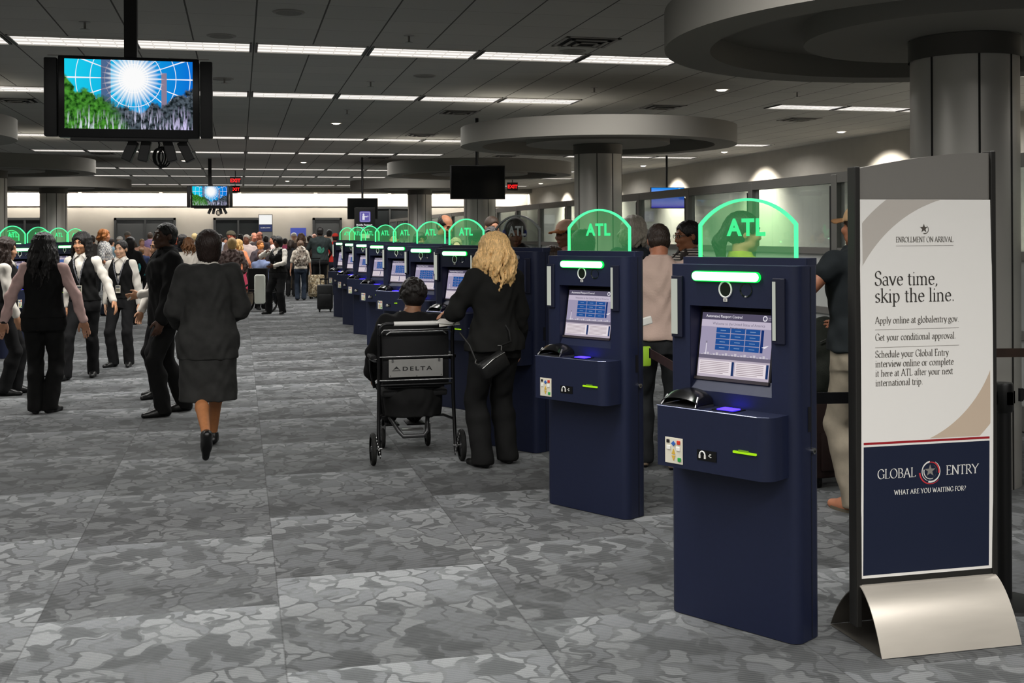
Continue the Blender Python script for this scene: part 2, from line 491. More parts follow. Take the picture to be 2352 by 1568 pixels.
            v0 = np.abs(v[tuple(e0.T)]); v1 = np.abs(v[tuple(e1.T)])
            mm = np.where(v0 < v1, s.m[tuple(e0.T)], s.m[tuple(e1.T)])
            ok = (q >= 0).all(1)
            Q.append(q[ok]); QM.append(mm[ok])
        Q = np.concatenate(Q); QM = np.concatenate(QM)
        for _ in range(smooth):
            acc = np.zeros_like(P); n = np.zeros(len(P))
            for i in range(4):
                a, b = Q[:, i], Q[:, (i + 1) % 4]
                for j in range(3): acc[:, j] += np.bincount(a, P[b, j], len(P)) + np.bincount(b, P[a, j], len(P))
                n += np.bincount(a, minlength=len(P)) + np.bincount(b, minlength=len(P))
            P = P * 0.45 + 0.55 * acc / np.maximum(n, 1)[:, None]
        if fold or fold_fn:
            e1 = P[Q[:, 2]] - P[Q[:, 0]]; e2 = P[Q[:, 3]] - P[Q[:, 1]]
            fn = np.cross(e1, e2); N = np.zeros_like(P)
            for i in range(4):
                for j in range(3): N[:, j] += np.bincount(Q[:, i], fn[:, j], len(P))
            N /= np.linalg.norm(N, axis=1)[:, None] + 1e-12
            x, y, z = P.T
            if fold_fn: d = fold_fn(x, y, z)
            else:
                d = fold * (np.sin(z * 38 + 4 * np.sin(x * 14 + y * 9) + x * 22) * 0.5 + np.sin(z * 21 - x * 31 + 3 * np.sin(y * 17 + z * 6)) * 0.6 + np.sin(x * 60 + y * 43 + 5 * np.sin(z * 13)) * 0.25)
            P = P + N * d[:, None]
        me.vertices.add(len(P)); me.vertices.foreach_set('co', P.astype(np.float32).ravel())
        me.loops.add(Q.size); me.loops.foreach_set('vertex_index', Q.astype(np.int32).ravel())
        me.polygons.add(len(Q)); me.polygons.foreach_set('loop_start', np.arange(0, Q.size, 4, dtype=np.int32))
        me.polygons.foreach_set('material_index', np.minimum(QM, len(mats) - 1).astype(np.int32))
        me.polygons.foreach_set('use_smooth', np.ones(len(Q), bool))
        me.update(calc_edges=True)
        return me

def np_rot(rx=0, ry=0, rz=0):
    return np.array((Matrix.Rotation(R(rz), 3, 'Z') @ Matrix.Rotation(R(ry), 3, 'Y') @ Matrix.Rotation(R(rx), 3, 'X')))
def ik(a, b, l1, l2, pole):
    a, b, pole = (np.array(q, float) for q in (a, b, pole))
    d = b - a; L = np.linalg.norm(d)
    if L > (l1 + l2) * 0.995:
        b = a + d / L * (l1 + l2) * 0.995; d = b - a; L = np.linalg.norm(d)
    u = d / L
    x = (l1 * l1 - l2 * l2 + L * L) / (2 * L)
    hgt = math.sqrt(max(l1 * l1 - x * x, 1e-6))
    p = pole - u * (pole @ u); p /= np.linalg.norm(p) + 1e-9
    return a + u * x + p * hgt, b

EYEW, IRIS, LIPS = M('a89f94', 0.4), M('1c120c', 0.25), {}
class Person:
    """A figure standing at its own origin, facing -Y; sizes for 1.70 m are scaled to h."""
    def __init__(s, name, loc, rz, h=1.70, fem=False, label='', group=None, res=0.008, skin_c='c08a68', lips='9a5f52', brow='1e1714', fat=1.0,
                 lean=(0, 0), hip=(0, 0), hipz=None, feet=None, hands=None, poles=None, knees=None, head=(0, 0), headoff=(0, 0), palms=None, curl=0.5,
                 face=True, fingers=True, seat=False):
        s.root = thing(name, (loc[0], loc[1], 0), R(rz), label, 'person', group)
        s.k = k = h / 1.70; s.fem = fem; s.res = res; s.fat = fat
        s.lean = np.array(lean, float); s.hip = np.array(hip, float)
        hz = (0.86 * k) if hipz is None else hipz
        s.dz = hz - 0.86 * k; s.hz = hz
        sx = (0.155 if fem else 0.178) * k * (0.5 + 0.5 * fat)
        s.sh = {}
        for sd in (1, -1):
            p = np.array([sx * sd, 0.005 * k, 1.388 * k]); s.sh[sd] = s.tf(p)
        s.hj = {sd: np.array([0.088 * k * sd + s.hip[0], s.hip[1] + 0.01, hz]) for sd in (1, -1)}
        feet = feet or {}
        s.foot = {}; s.knee = {}
        for sd in (1, -1):
            f = feet.get(sd, (0.09 * sd, 0.0, 0.0, 8 * sd))
            fx, fy, fz, fyaw = f[:4]; pitch = f[4] if len(f) > 4 else 0
            ank = np.array([fx * k, fy * k, (0.085 + fz) * k])
            kp = (knees or {}).get(sd, (math.sin(R(fyaw)) * 0.6, -1, 0))
            kn, ank = ik(s.hj[sd], ank, 0.405 * k, 0.405 * k, kp)
            s.knee[sd] = kn; s.foot[sd] = (ank, fyaw, pitch)
        s.elb = {}; s.wr = {}
        for sd in (1, -1):
            t = (hands or {}).get(sd, (0.27 * sd, -0.03, 0.80))
            t = np.array([t[0] * k, t[1] * k, t[2] * k + s.dz])
            pl = (poles or {}).get(sd, (0.5 * sd, 1.0, -0.2))
            e, w = ik(s.sh[sd], t, 0.29 * k, 0.25 * k, pl)
            s.elb[sd] = e; s.wr[sd] = w
        s.palms = palms or {}; s.curl = curl; s.fingers = fingers
        s.HR = np_rot(rx=head[1], rz=head[0])
        nb = s.tf(np.array([0, 0.01, 1.44 * k]))
        s.neck = nb
        s.hc = nb + np.array([headoff[0], headoff[1] - 0.015, 0.145 * k])
        s.skin = skin(skin_c); s.lips = M(lips, 0.45, 0, 0, 30, 0, 300, 0.3); s.brow = M(brow, 0.8)
        s.body(face)
    def tf(s, p):
        p = np.array(p, float); t = (p[2] - 0.86 * s.k) / (0.58 * s.k)
        return np.array([p[0] + s.hip[0] + s.lean[0] * t, p[1] + s.hip[1] + s.lean[1] * t, p[2] + s.dz])
    def keys(s, off=0.0, lo=0.78, hi=1.50, mod=None):
        if s.fem: K = [(.78, .150, .10, .012), (.86, .166, .118, .018), (.93, .165, .115, .015), (1.02, .138, .095, .004), (1.09, .122, .086, 0), (1.17, .130, .096, -.004), (1.26, .142, .112, -.012), (1.34, .146, .100, -.004), (1.40, .138, .078, .008), (1.435, .105, .062, .014), (1.47, .058, .055, .014), (1.52, .05, .05, .012)]
        else: K = [(.78, .150, .10, .01), (.86, .165, .115, .014), (.93, .162, .112, .01), (1.02, .150, .102, 0), (1.10, .148, .100, 0), (1.20, .160, .110, -.004), (1.28, .172, .117, -.006), (1.36, .178, .108, 0), (1.41, .162, .086, .008), (1.445, .118, .068, .012), (1.475, .066, .06, .012), (1.52, .057, .055, .01)]
        out = []
        for z, a, b, cy in K:
            if lo - 0.05 <= z <= hi + 0.05:
                f = s.fat if z < 1.38 else 1 + (s.fat - 1) * 0.3
                da = db = 0.0
                if mod: da, db = mod(z)
                c = s.tf((0, cy * s.k, z * s.k))
                out.append([c[2], a * s.k * f + off + da, b * s.k * f + off + db, c[0], c[1]])
        z0 = s.tf((0, 0, lo * s.k))[2]; z1 = s.tf((0, 0, hi * s.k))[2]
        A = np.array(out)
        def at(z): return [z] + [np.interp(z, A[:, 0], A[:, i]) for i in range(1, 5)]
        return [at(z0)] + [o for o in out if z0 < o[0] < z1] + [at(z1)]
    def bounds(s, pad=0.12):
        pts = [s.hc + [0, 0, .14], s.hc] + [s.foot[d][0] for d in (1, -1)] + [s.knee[d] for d in (1, -1)] + [s.elb[d] for d in (1, -1)] + [s.wr[d] for d in (1, -1)] + [s.sh[d] for d in (1, -1)] + [s.hj[d] for d in (1, -1)]
        P = np.array(pts); lo = P.min(0) - pad - 0.03; hi = P.max(0) + pad
        lo[1] -= 0.1; hi[1] += 0.1; lo[2] = min(lo[2], -0.02); hi[2] = s.hc[2] + 0.16
        return lo, hi
    def H(s, p): return s.hc + s.HR @ (np.array(p, float) * s.k)
    def body(s, face):
        k = s.k; F = Field(*s.bounds(), s.res)
        F.loft(s.keys(-0.012, 0.80, 1.50), 0.02)
        for sd in (1, -1):
            F.cone(s.sh[sd], s.elb[sd], .044 * k, .034 * k, 0.03)
            F.cone(s.elb[sd], s.wr[sd], .036 * k, .023 * k, 0.012)
            F.cone(s.hj[sd] - [0, 0, .01], s.knee[sd], .074 * k, .048 * k, 0.03)
            a = s.foot[sd][0]; kn = s.knee[sd]
            calf = kn + (a - kn) * 0.3 + np.array([0, .018, 0])
            F.cone(kn, calf, .046 * k, .050 * k, 0.015); F.cone(calf, a, .050 * k, .032 * k, 0.015)
            F.cone(a, a + [math.sin(R(s.foot[sd][1])) * .1 * k, -math.cos(R(s.foot[sd][1])) * .1 * k, -.045 * k], .03 * k, .026 * k, .01)
            s.hand(F, sd)
        # neck and head
        H = s.H; HR = s.HR
        F.cone(s.neck - [0, 0, .03], H((0, .022, -.05)), (.05 if s.fem else .059) * k, (.046 if s.fem else .054) * k, 0.02)
        F.ell(H((0, .014, .035)), np.array((.072, .094, .083)) * k, HR, 0.01)
        F.ell(H((0, -.022, -.03)), np.array((.058, .070, .078)) * k, HR, 0.02)
        F.ell(H((0, -.064, -.094)), np.array((.024, .022, .018)) * k, HR, 0.022)
        for sd in (1, -1):
            F.ell(H((.04 * sd, -.02, -.072)), np.array((.018, .04, .022)) * k, HR, 0.025)
            F.ell(H((.074 * sd, .012, -.004)), np.array((.010, .02, .031)) * k, HR, 0.006)
        if face:
            for sd in (1, -1):
                F.ell(H((.031 * sd, -.098, .012)), np.array((.020, .016, .012)) * k, HR, 0.012, mode='-')
                F.ell(H((.036 * sd, -.066, -.022)), np.array((.026, .026, .024)) * k, HR, 0.02)
            F.cone(H((-.036, -.082, .032)), H((.036, -.082, .032)), .008 * k, .008 * k, 0.012)
            F.cone(H((0, -.09, .016)), H((0, -.104, -.024)), .007 * k, .0105 * k, 0.012)
            for sd in (1, -1): F.ell(H((.011 * sd, -.098, -.029)), np.array((.009, .012, .008)) * k, HR, 0.006)
            F.ell(H((0, -.084, -.058)), np.array((.025, .016, .018)) * k, HR, 0.012)
            if s.res < 0.012:
                for sd in (1, -1):
                    F.ell(H((.031 * sd, -.0775, .010)), np.array((.0125, .0112, .0052)) * k, HR, 0.0, 2)
                    F.ell(H((.031 * sd, -.0840, .0105)), np.array((.0062, .0065, .0058)) * k, HR, 0.0, 3); F.cone(H((.018 * sd, -.0875, .0175)), H((.044 * sd, -.0825, .0165)), .0035 * k, .0035 * k, 0.002)
                    F.cone(H((.015 * sd, -.0925, .0375)), H((.034 * sd, -.089, .0395)), .0042 * k, .0042 * k, 0.002, 4); F.cone(H((.034 * sd, -.089, .0395)), H((.050 * sd, -.078, .0345)), .0042 * k, .003 * k, 0.002, 4)
            F.ell(H((0, -.0935, -.0555)), np.array((.0195, .008, .0052)) * k, HR, 0.003, 1)
            F.ell(H((0, -.0920, -.0650)), np.array((.0165, .008, .0058)) * k, HR, 0.003, 1)
        me = F.mesh('body', [s.skin, s.lips, EYEW, IRIS, s.brow], 1)
        s.body_o = link('body', me, s.root)
    def hand(s, F, sd):
        k = s.k; w = s.wr[sd]; d = w - s.elb[sd]; d = d / np.linalg.norm(d)
        spec = s.palms.get(sd)
        if spec is not None and len(spec) > 3:
            d2 = np.array(spec[3:6], float); d = d2 / np.linalg.norm(d2)
        n = np.array(spec[:3] if spec is not None else (-sd, 0, 0), float)
        n = n - d * (n @ d); n /= np.linalg.norm(n) + 1e-9
        t = np.cross(d, n) * (-1 if sd > 0 else 1)
        Rm = np.stack([t, n, d], 1)
        F.cone(w - d * .02, w + d * .03 * k, .023 * k, .026 * k, .012)
        F.ell(w + d * .055 * k, np.array((.041, .0165, .052)) * k, Rm, .012)
        if not s.fingers:
            F.ell(w + d * .125 * k + n * .012, np.array((.036, .016, .05)) * k, Rm, .012); 
            F.cone(w + d * .03 * k + t * .03 * k, w + d * .075 * k + t * .052 * k, .014 * k, .011 * k, .006)
            return
        for off, ln in ((.030, .078), (.010, .086), (-.011, .080), (-.030, .062)):
            p = w + (d * .095 + t * off) * k; dd = d.copy(); c = s.curl * (0.75 + 0.5 * (0.03 - off) / 0.06)
            r = .0098 * k
            for sg in (0.42, 0.32, 0.26):
                ang = c * 0.75
                dd = dd * math.cos(ang) + n * math.sin(ang); dd /= np.linalg.norm(dd)
                q = p + dd * ln * sg * k
                F.cone(p, q, r, r * 0.92, .003); p = q; r *= 0.92
                n_ = np.cross(np.cross(dd, n), dd); 
        p = w + (d * .025 + t * .03) * k
        q = p + (d * .035 + t * .024 + n * .012) * k
        F.cone(p, q, .015 * k, .0125 * k, .008)
        F.cone(q, q + (d * .034 + t * .008 + n * .012) * k, .012 * k, .0095 * k, .003)
    # ---- garments
    def garment(s, name, mat, build, fold=0.004, res=None, lab=None, smooth=2, fold_fn=None):
        lo, hi = s.bounds(0.16); F = Field(lo, hi, res or s.res)
        build(F)
        me = F.mesh(name, mat if isinstance(mat, list) else [mat], smooth, fold if s.res < 0.015 else 0, fold_fn)
        o = link(name, me, s.root)
        if lab: o['label'] = lab
        return o
    def trousers(s, mat, ease=0.016, hem=0.012, top=1.04, wide=1.0, name='trousers', short=None):
        k = s.k
        def b(F):
            F.loft(s.keys(ease * .8, 0.80, top), 0.02)
            for sd in (1, -1):
                a = s.foot[sd][0]; kn = s.knee[sd]
                F.cone(s.hj[sd] - [0, 0, .01], kn, (.080 * wide) * k + ease * .5, (.054 * wide) * k + ease * .6, .03)
                calf = kn + (a - kn) * .3 + np.array([0, .018, 0])
                if short is None: F.cone(kn, calf, .052 * wide * k + ease * .6, .056 * wide * k + ease * .6, .02); F.cone(calf, a, .056 * wide * k + ease * .6, .046 * k + ease * .7, .02); F.cone(kn, a - [0, 0, .03 * k], (.054 * wide) * k + ease * .6, (.044 * wide) * k + ease * .7 + hem, .02)
                else: F.cone(kn, kn + (a - kn) * short, (.056 * wide) * k + ease, (.058 * wide) * k + ease, .01)
            F.halfspace((0, 0, 0.028), (0, 0, 1))
        return s.garment(name, mat, b, 0.004)
    def top(s, name, mat, ease=0.012, lo=0.98, hi=1.475, sleeve=1.0, flare=0.0, neck=None, cuff=0.0, fold=0.0065, vneck=None, open_arm=False, puff=1.0, mod=None):
        k = s.k
        def b(F):
            md = mod or (lambda z: (flare * max(0, (1.12 - z) / 0.3), flare * 0.7 * max(0, (1.12 - z) / 0.3)))
            F.loft(s.keys(ease, lo, hi, md), 0.02)
            if sleeve > 0:
                for sd in (1, -1):
                    S0, e, w = s.sh[sd], s.elb[sd], s.wr[sd]
                    f1 = min(1.0, sleeve / 0.53)
                    F.ell(S0 + [0, 0, -.012], np.array((.046, .052, .044)) * k + ease * .6, None, .03)
                    F.cone(S0, S0 + (e - S0) * f1, .043 * k * puff + ease, (.040 * puff) * k + ease + (cuff if f1 < 1 else 0), .03)
                    if sleeve > 0.53:
                        f2 = (sleeve - 0.53) / 0.47
                        F.cone(e, e + (w - e) * f2 * .97, .041 * puff * k + ease, .027 * k + ease + cuff, .012)
            if open_arm:
                for sd in (1, -1):
                    S0 = s.sh[sd]
                    F.ell(S0 + np.array([.045 * sd * k, 0, -.035 * k]), np.array((.040, .10, .085)) * k, None, .006, mode='-')
            if vneck:
                c = s.tf((0, -.075 * k, 1.475 * k)); t2 = s.tf((0, -.125 * k, (1.47 - vneck) * k))
                F.cone(c, t2, .078 * k, .012 * k, .004, mode='-')
            c = s.tf((0, -.012, 1.53 * k))
            F.ell(c, (np.array((.062, .066, .085)) * k if neck is None else np.array(neck)), None, .006, mode='-')
        return s.garment(name, mat, b, fold)
    def collar(s, mat, name='collar'):
        k = s.k; mb = MB(); w = 1.0 if s.fem else 1.08
        def P(x, y, z): return s.tf((x * k * w, y * k * w, z * k))
        lo, hi = [], []
        for i in range(15):
            a = R(-62 + 304 * i / 14); hi.append(P(.060 * math.cos(a), .012 + .060 * math.sin(a), 1.497 - .016 * (math.sin(a) < -.3))); lo.append(P(.074 * math.cos(a), .012 + .072 * math.sin(a), 1.452))
        n = 15
        mb.add(hi + lo, [(i, i + 1, n + i + 1, n + i) for i in range(n - 1)], mat)
        for sd in (1, -1):
            A, B, C, D = P(.010 * sd, -.062, 1.462), P(.078 * sd, -.104, 1.398), P(.084 * sd, -.040, 1.452), P(.058 * sd, -.046, 1.492)
            m1, m2 = (A + B) / 2 + [0, -.006, .004], (C + D) / 2 + [0, -.004, 0]
            mb.add([A, m1, B, C, m2, D], [(0, 1, 4, 5), (1, 2, 3, 4)], mat)
        o = mb.build(name, s.root, 60)
        md = o.modifiers.new('thick', 'SOLIDIFY'); md.thickness = .006; md.offset = 0
        return o
    def skirt(s, mat, z0=0.47, z1=1.03, flare=0.03, name='skirt'):
        k = s.k
        def b(F):
            K = s.keys(0.018, 0.80, z1); K = [q for q in K]
            kn = (s.knee[1] + s.knee[-1]) / 2
            K[0][1] += .012; K[0][2] += .012
            K.append([z0 * k, K[0][1] + flare * .4, K[0][2] + flare, kn[0] * .6 + K[0][3] * .4, kn[1] * .5 + K[0][4] * .5])
            F.loft(K, 0.0, p=2.3)
            K2 = [list(q) for q in K]
            for q in K2: q[1] -= .014; q[2] -= .014
            K2[-1][0] -= .02
            F.loft([q for q in K2 if q[0] < .8 * k], 0.0, p=2.3, mode='-')
        return s.garment(name, mat, b, 0.004)
    def shoes(s, mat, name='shoe', sole=None, heel=0.0, size=1.0):
        k = s.k
        for sd in (1, -1):
            a, yaw, pitch = s.foot[sd]
            A = Matrix.Translation(Vector(a)) @ Matrix.Rotation(R(yaw), 4, 'Z') @ Matrix.Rotation(R(pitch), 4, 'X')
            F = Field((-.08, -.24, -.11), (.08, .12, .06), min(s.res, .009))
            F.cone((0, .035 * k, -.05 * k), (0, -.06 * k, -.055 * k), .034 * k, .038 * k, .01)
            F.cone((0, -.06 * k, -.055 * k), (0, -.165 * k * size, -.062 * k), .040 * k, .027 * k, .015)
            F.cone((0, .01, -.03), (0, .0, .0), .038 * k, .036 * k, .02); F.cone((0, -.0, -.015 * k), (0, -.085 * k, -.048 * k), .040 * k, .036 * k, .02)
            F.halfspace((0, 0, -.084 * k), (0, 0, 1)); F.halfspace((0, 0, .012), (0, 0, -1))
            me = F.mesh(name, [mat], 1)
            o = link(name, me, s.root); o.matrix_local = A
            if sole:
                mb = MB(); pts = []
                for i in range(28):
                    t = 2 * PI * i / 28; yy = -.058 * k - math.cos(t) * .125 * k * size
                    pts.append((math.sin(t) * (.041 if yy < -.02 else .036) * k, yy))
                mb.prism(pts, -.085 * k, -.068 * k, sole)
                so = mb.build('sole', o); 
    # ---- hair
    def hair(s, style, mat, length=0.3, seed=1, name='hair', front=False, vol=1.0, lab=None):
        k = s.k; H = s.H; HR = s.HR; rnd = random.Random(seed)
        lo, hi = s.bounds(0.16)
        lo = np.maximum(lo, np.array([s.hc[0] - .4, s.hc[1] - .4, s.hc[2] - .75])); hi = np.minimum(hi, s.hc + .35)
        F = Field(lo, hi, min(s.res, 0.009) if s.res < 0.015 else s.res)
        th = {'short': .009, 'curly': .022, 'bob': .026, 'long': .018, 'wavy': .018, 'bun': .007, 'bald': .004}.get(style, .01) * vol
        F.ell(H((0, .016, .037)), np.array((.073 + th, .095 + th, .084 + th)) * k, HR)
        if style in ('short', 'bald'):
            F.ell(H((0, .03, -.02)), np.array((.074 + th * .6, .075 + th * .6, .065)) * k, HR, .012)
        if style == 'curly': F.ell(H((0, .04, -.01)), np.array((.085, .085, .08)) * k, HR, .02)
        if style == 'bun':
            F.ell(H((0, .03, -.005)), np.array((.074, .08, .06)) * k, HR, .012); F.ell(H((0, .115, .03)), np.array((.038, .034, .036)) * k, HR, .008)
        if style == 'bob':
            F.ell(H((0, .03, -.04)), np.array((.088, .088, .098)) * k, HR, .03)
        if style == 'pony':
            F.ell(H((0, .03, -.01)), np.array((.075, .082, .06)) * k, HR, .012)
            F.cone(H((0, .10, .03)), H((0, .15, -.06)), .034 * k, .04 * k, .02); F.cone(H((0, .15, -.06)), H((0, .12, -.22)), .04 * k, .018 * k, .02)
        if style in ('long', 'wavy'):
            F.ell(H((0, .035, -.03)), np.array((.088, .085, .10)) * k, HR, .03)
            n = 70 if s.res < 0.012 else 16
            c = s.hc; r3 = np.array((.088, .108, .098)) * k
            for i in range(n):
                ph = R(rnd.uniform(-118, 118)) if not front else R(rnd.uniform(-140, 140))
                out = rnd.uniform(.98, 1.10)
                pts = []
                for e in (70, 45, 20, -5):
                    q = np.array([math.cos(R(e)) * math.sin(ph) * r3[0], math.cos(R(e)) * math.cos(ph) * r3[1], math.sin(R(e)) * r3[2]]) * out
                    pts.append(s.hc + HR @ (q + np.array([0, .014, .03]) * k))
                p = pts[-1].copy(); o = HR @ np.array([math.sin(ph), math.cos(ph), 0]); side = np.array([o[1], -o[0], 0])
                L = length * rnd.uniform(.75, 1.08); ns = 8; f0 = rnd.uniform(0, 6.28); am = .016 if style == 'wavy' else .006
                for j in range(1, ns + 1):
                    u = j / ns
                    fl = (.03 * math.sin(u * 3.0) if style == 'wavy' else .012 * math.sin(u * 2.6)) * vol
                    pin = -o * (.03 * max(0, u - .35)) * (1 if abs(math.degrees(ph)) > 60 else .3)
                    pp = p + o * fl + pin + side * am * math.sin(f0 + u * 9) + o * am * .8 * math.cos(f0 + u * 9) - np.array([0, 0, L * u])
                    pts.append(pp)
                r0 = rnd.uniform(.013, .019) * k
                for j in range(len(pts) - 1):
                    u0, u1 = j / (len(pts) - 1), (j + 1) / (len(pts) - 1)
                    F.cone(pts[j], pts[j + 1], r0 * (1 - .6 * u0 ** 2), r0 * (1 - .6 * u1 ** 2), .007)
        if style == 'locs' or style == 'curly' and s.res < 0.012:
            for i in range(260):
                a = rnd.uniform(0, 2 * PI); e = math.asin(rnd.uniform(-.35, 1))
                q = np.array([math.cos(e) * math.sin(a) * .092, .025 + math.cos(e) * math.cos(a) * .112, .03 + math.sin(e) * .103])
                F.ell(H(q), np.array((.014, .014, .014)) * k * rnd.uniform(.7, 1.3), None, .004)
        # face opening
        if style in ('short', 'bun', 'pony', 'curly', 'bald', 'locs'):
            F.ell(H((0, -.10, -.045)), np.array((.085, .112, .105)) * k, HR, .008, mode='-')
            F.ell(H((0, -.115, .012)), np.array((.062, .055, .078)) * k, HR, .01, mode='-')
            for sd in (1, -1) if style != 'curly' else (): F.ell(H((.08 * sd, -.012, -.035)), np.array((.03, .035, .05)) * k, HR, .006, mode='-')
            zc = -.12 if style == 'curly' else -.078
            def nape(x, y, z):
                q = s.HR.T
                return (x - s.hc[0]) * q[2, 0] + (y - s.hc[1]) * q[2, 1] + (z - s.hc[2]) * q[2, 2] - zc * k
            if style != 'pony': F.op(nape, s.hc - .3, s.hc + .3, 0, 0, '-')
        else:
            F.ell(H((0, -.125, -.045)), np.array((.060, .085, .115)) * k, HR, .01, mode='-'); F.ell(H((-.01, -.118, .028)), np.array((.052, .052, .060)) * k, HR, .012, mode='-')
        if style == 'bun': F.ell(H((0, -.118, .045)), np.array((.062, .062, .070)) * k, HR, .01, mode='-')
        if style == 'bald':
            F.ell(H((0, -.045, .11)), np.array((.075, .12, .075)) * k, HR, .006, mode='-')
        def strands(x, y, z):
            a = np.arctan2(x - s.hc[0], y - s.hc[1])
            return .0022 * np.sin(a * 46 + 7 * np.sin(z * 22)) + .0016 * np.sin(a * 83 - z * 60)
        fx = strands if s.res < 0.012 and style not in ('curly', 'locs') else None
        me = F.mesh(name, [mat], 1, 0, fx)
        o = link(name, me, s.root)
        if lab: o['label'] = lab
        return o
    def cap(s, mat, brim=None, name='cap', flip=1, vis=True):
        k = s.k; H = s.H; HR = s.HR
        lo = s.hc - .3; hi = s.hc + .3; F = Field(lo, hi, min(s.res, .012))
        F.ell(H((0, .012, .045)), np.array((.090, .110, .092)) * k, HR)
        F.op(lambda x, y, z: z - s.hc[2] - .035 * k, lo, np.array([hi[0], hi[1], s.hc[2] + .03]), 0, 0, '-')
        if vis:
            def fn(x, y, z):
                q = np.stack(np.broadcast_arrays(x - s.hc[0], y - s.hc[1], z - s.hc[2]), 0)
                l = np.tensordot(HR.T, q, 1) / k
                return np.maximum(np.sqrt((l[0] / .078) ** 2 + ((l[1] + .10) / .085) ** 2) * .08 - .08, np.maximum(np.abs(l[2] - .042 - (l[1] + .1) * .12 - l[0] ** 2 * -4) - .006, l[1] + .04))
            F.op(fn, lo, hi, .004, 1)
        me = F.mesh(name, [mat, brim or mat], 1)
        return link(name, me, s.root)
    def lanyard(s, mat, badge=True, drop=0.36):
        k = s.k; mb = MB()
        yk = -.135 * k
        def P(x, z, y): return s.tf((x * k, y * k, z * k))
        for sd in (1, -1):
            pts = [P(.064 * sd, 1.475, .0), P(.07 * sd, 1.455, -.055), P(.066 * sd, 1.40, -.112), P(.045 * sd, 1.30, -.148), P(.02 * sd, 1.20, -.146), P(.002 * sd, 1.13, -.135)]
            for a, b in zip(pts, pts[1:]):
                d = b - a; sdv = np.array([.0075, 0, 0])
                mb.quad([a - sdv, a + sdv, b + sdv, b - sdv], mat)
        o = mb.build('lanyard', s.root)
        b = MB(); c = P(0, 1.055, -.135)
        b.box((c[0], c[1] - .004, c[2]), (.062 * k, .006, .10 * k), M('d8d2c4', 0.4))
        b.box((c[0], c[1] - .008, c[2] - .012), (.05 * k, .004, .04 * k), M('6f6a58', 0.5))
        b.box((c[0], c[1] - .008, c[2] + .028), (.05 * k, .004, .02 * k), M('3c4048', 0.5))
        b.tube([c + [0, 0, .05], c + [0, 0, .085]], .004, M('aaaaaa', 0.3, 1))
        b.build('badge', s.root)
    def glasses(s, mat, dark=None):
        mb = MB(); H = s.H; k = s.k
        for sd in (1, -1):
            pts = [H((.032 * sd + .021 * math.cos(t), -.098, .010 + .016 * math.sin(t))) for t in [2 * PI * i / 14 for i in range(14)]]
            mb.tube(pts, .0022, mat, 6, closed=True)
            if dark: mb.quad(pts, dark)
            mb.tube([H((.053 * sd, -.096, .014)), H((.075 * sd, -.05, .012)), H((.079 * sd, .015, .008))], .0022, mat, 6)
        mb.tube([H((-.011, -.10, .014)), H((.011, -.10, .014))], .002, mat, 6)
        return mb.build('glasses', s.root)

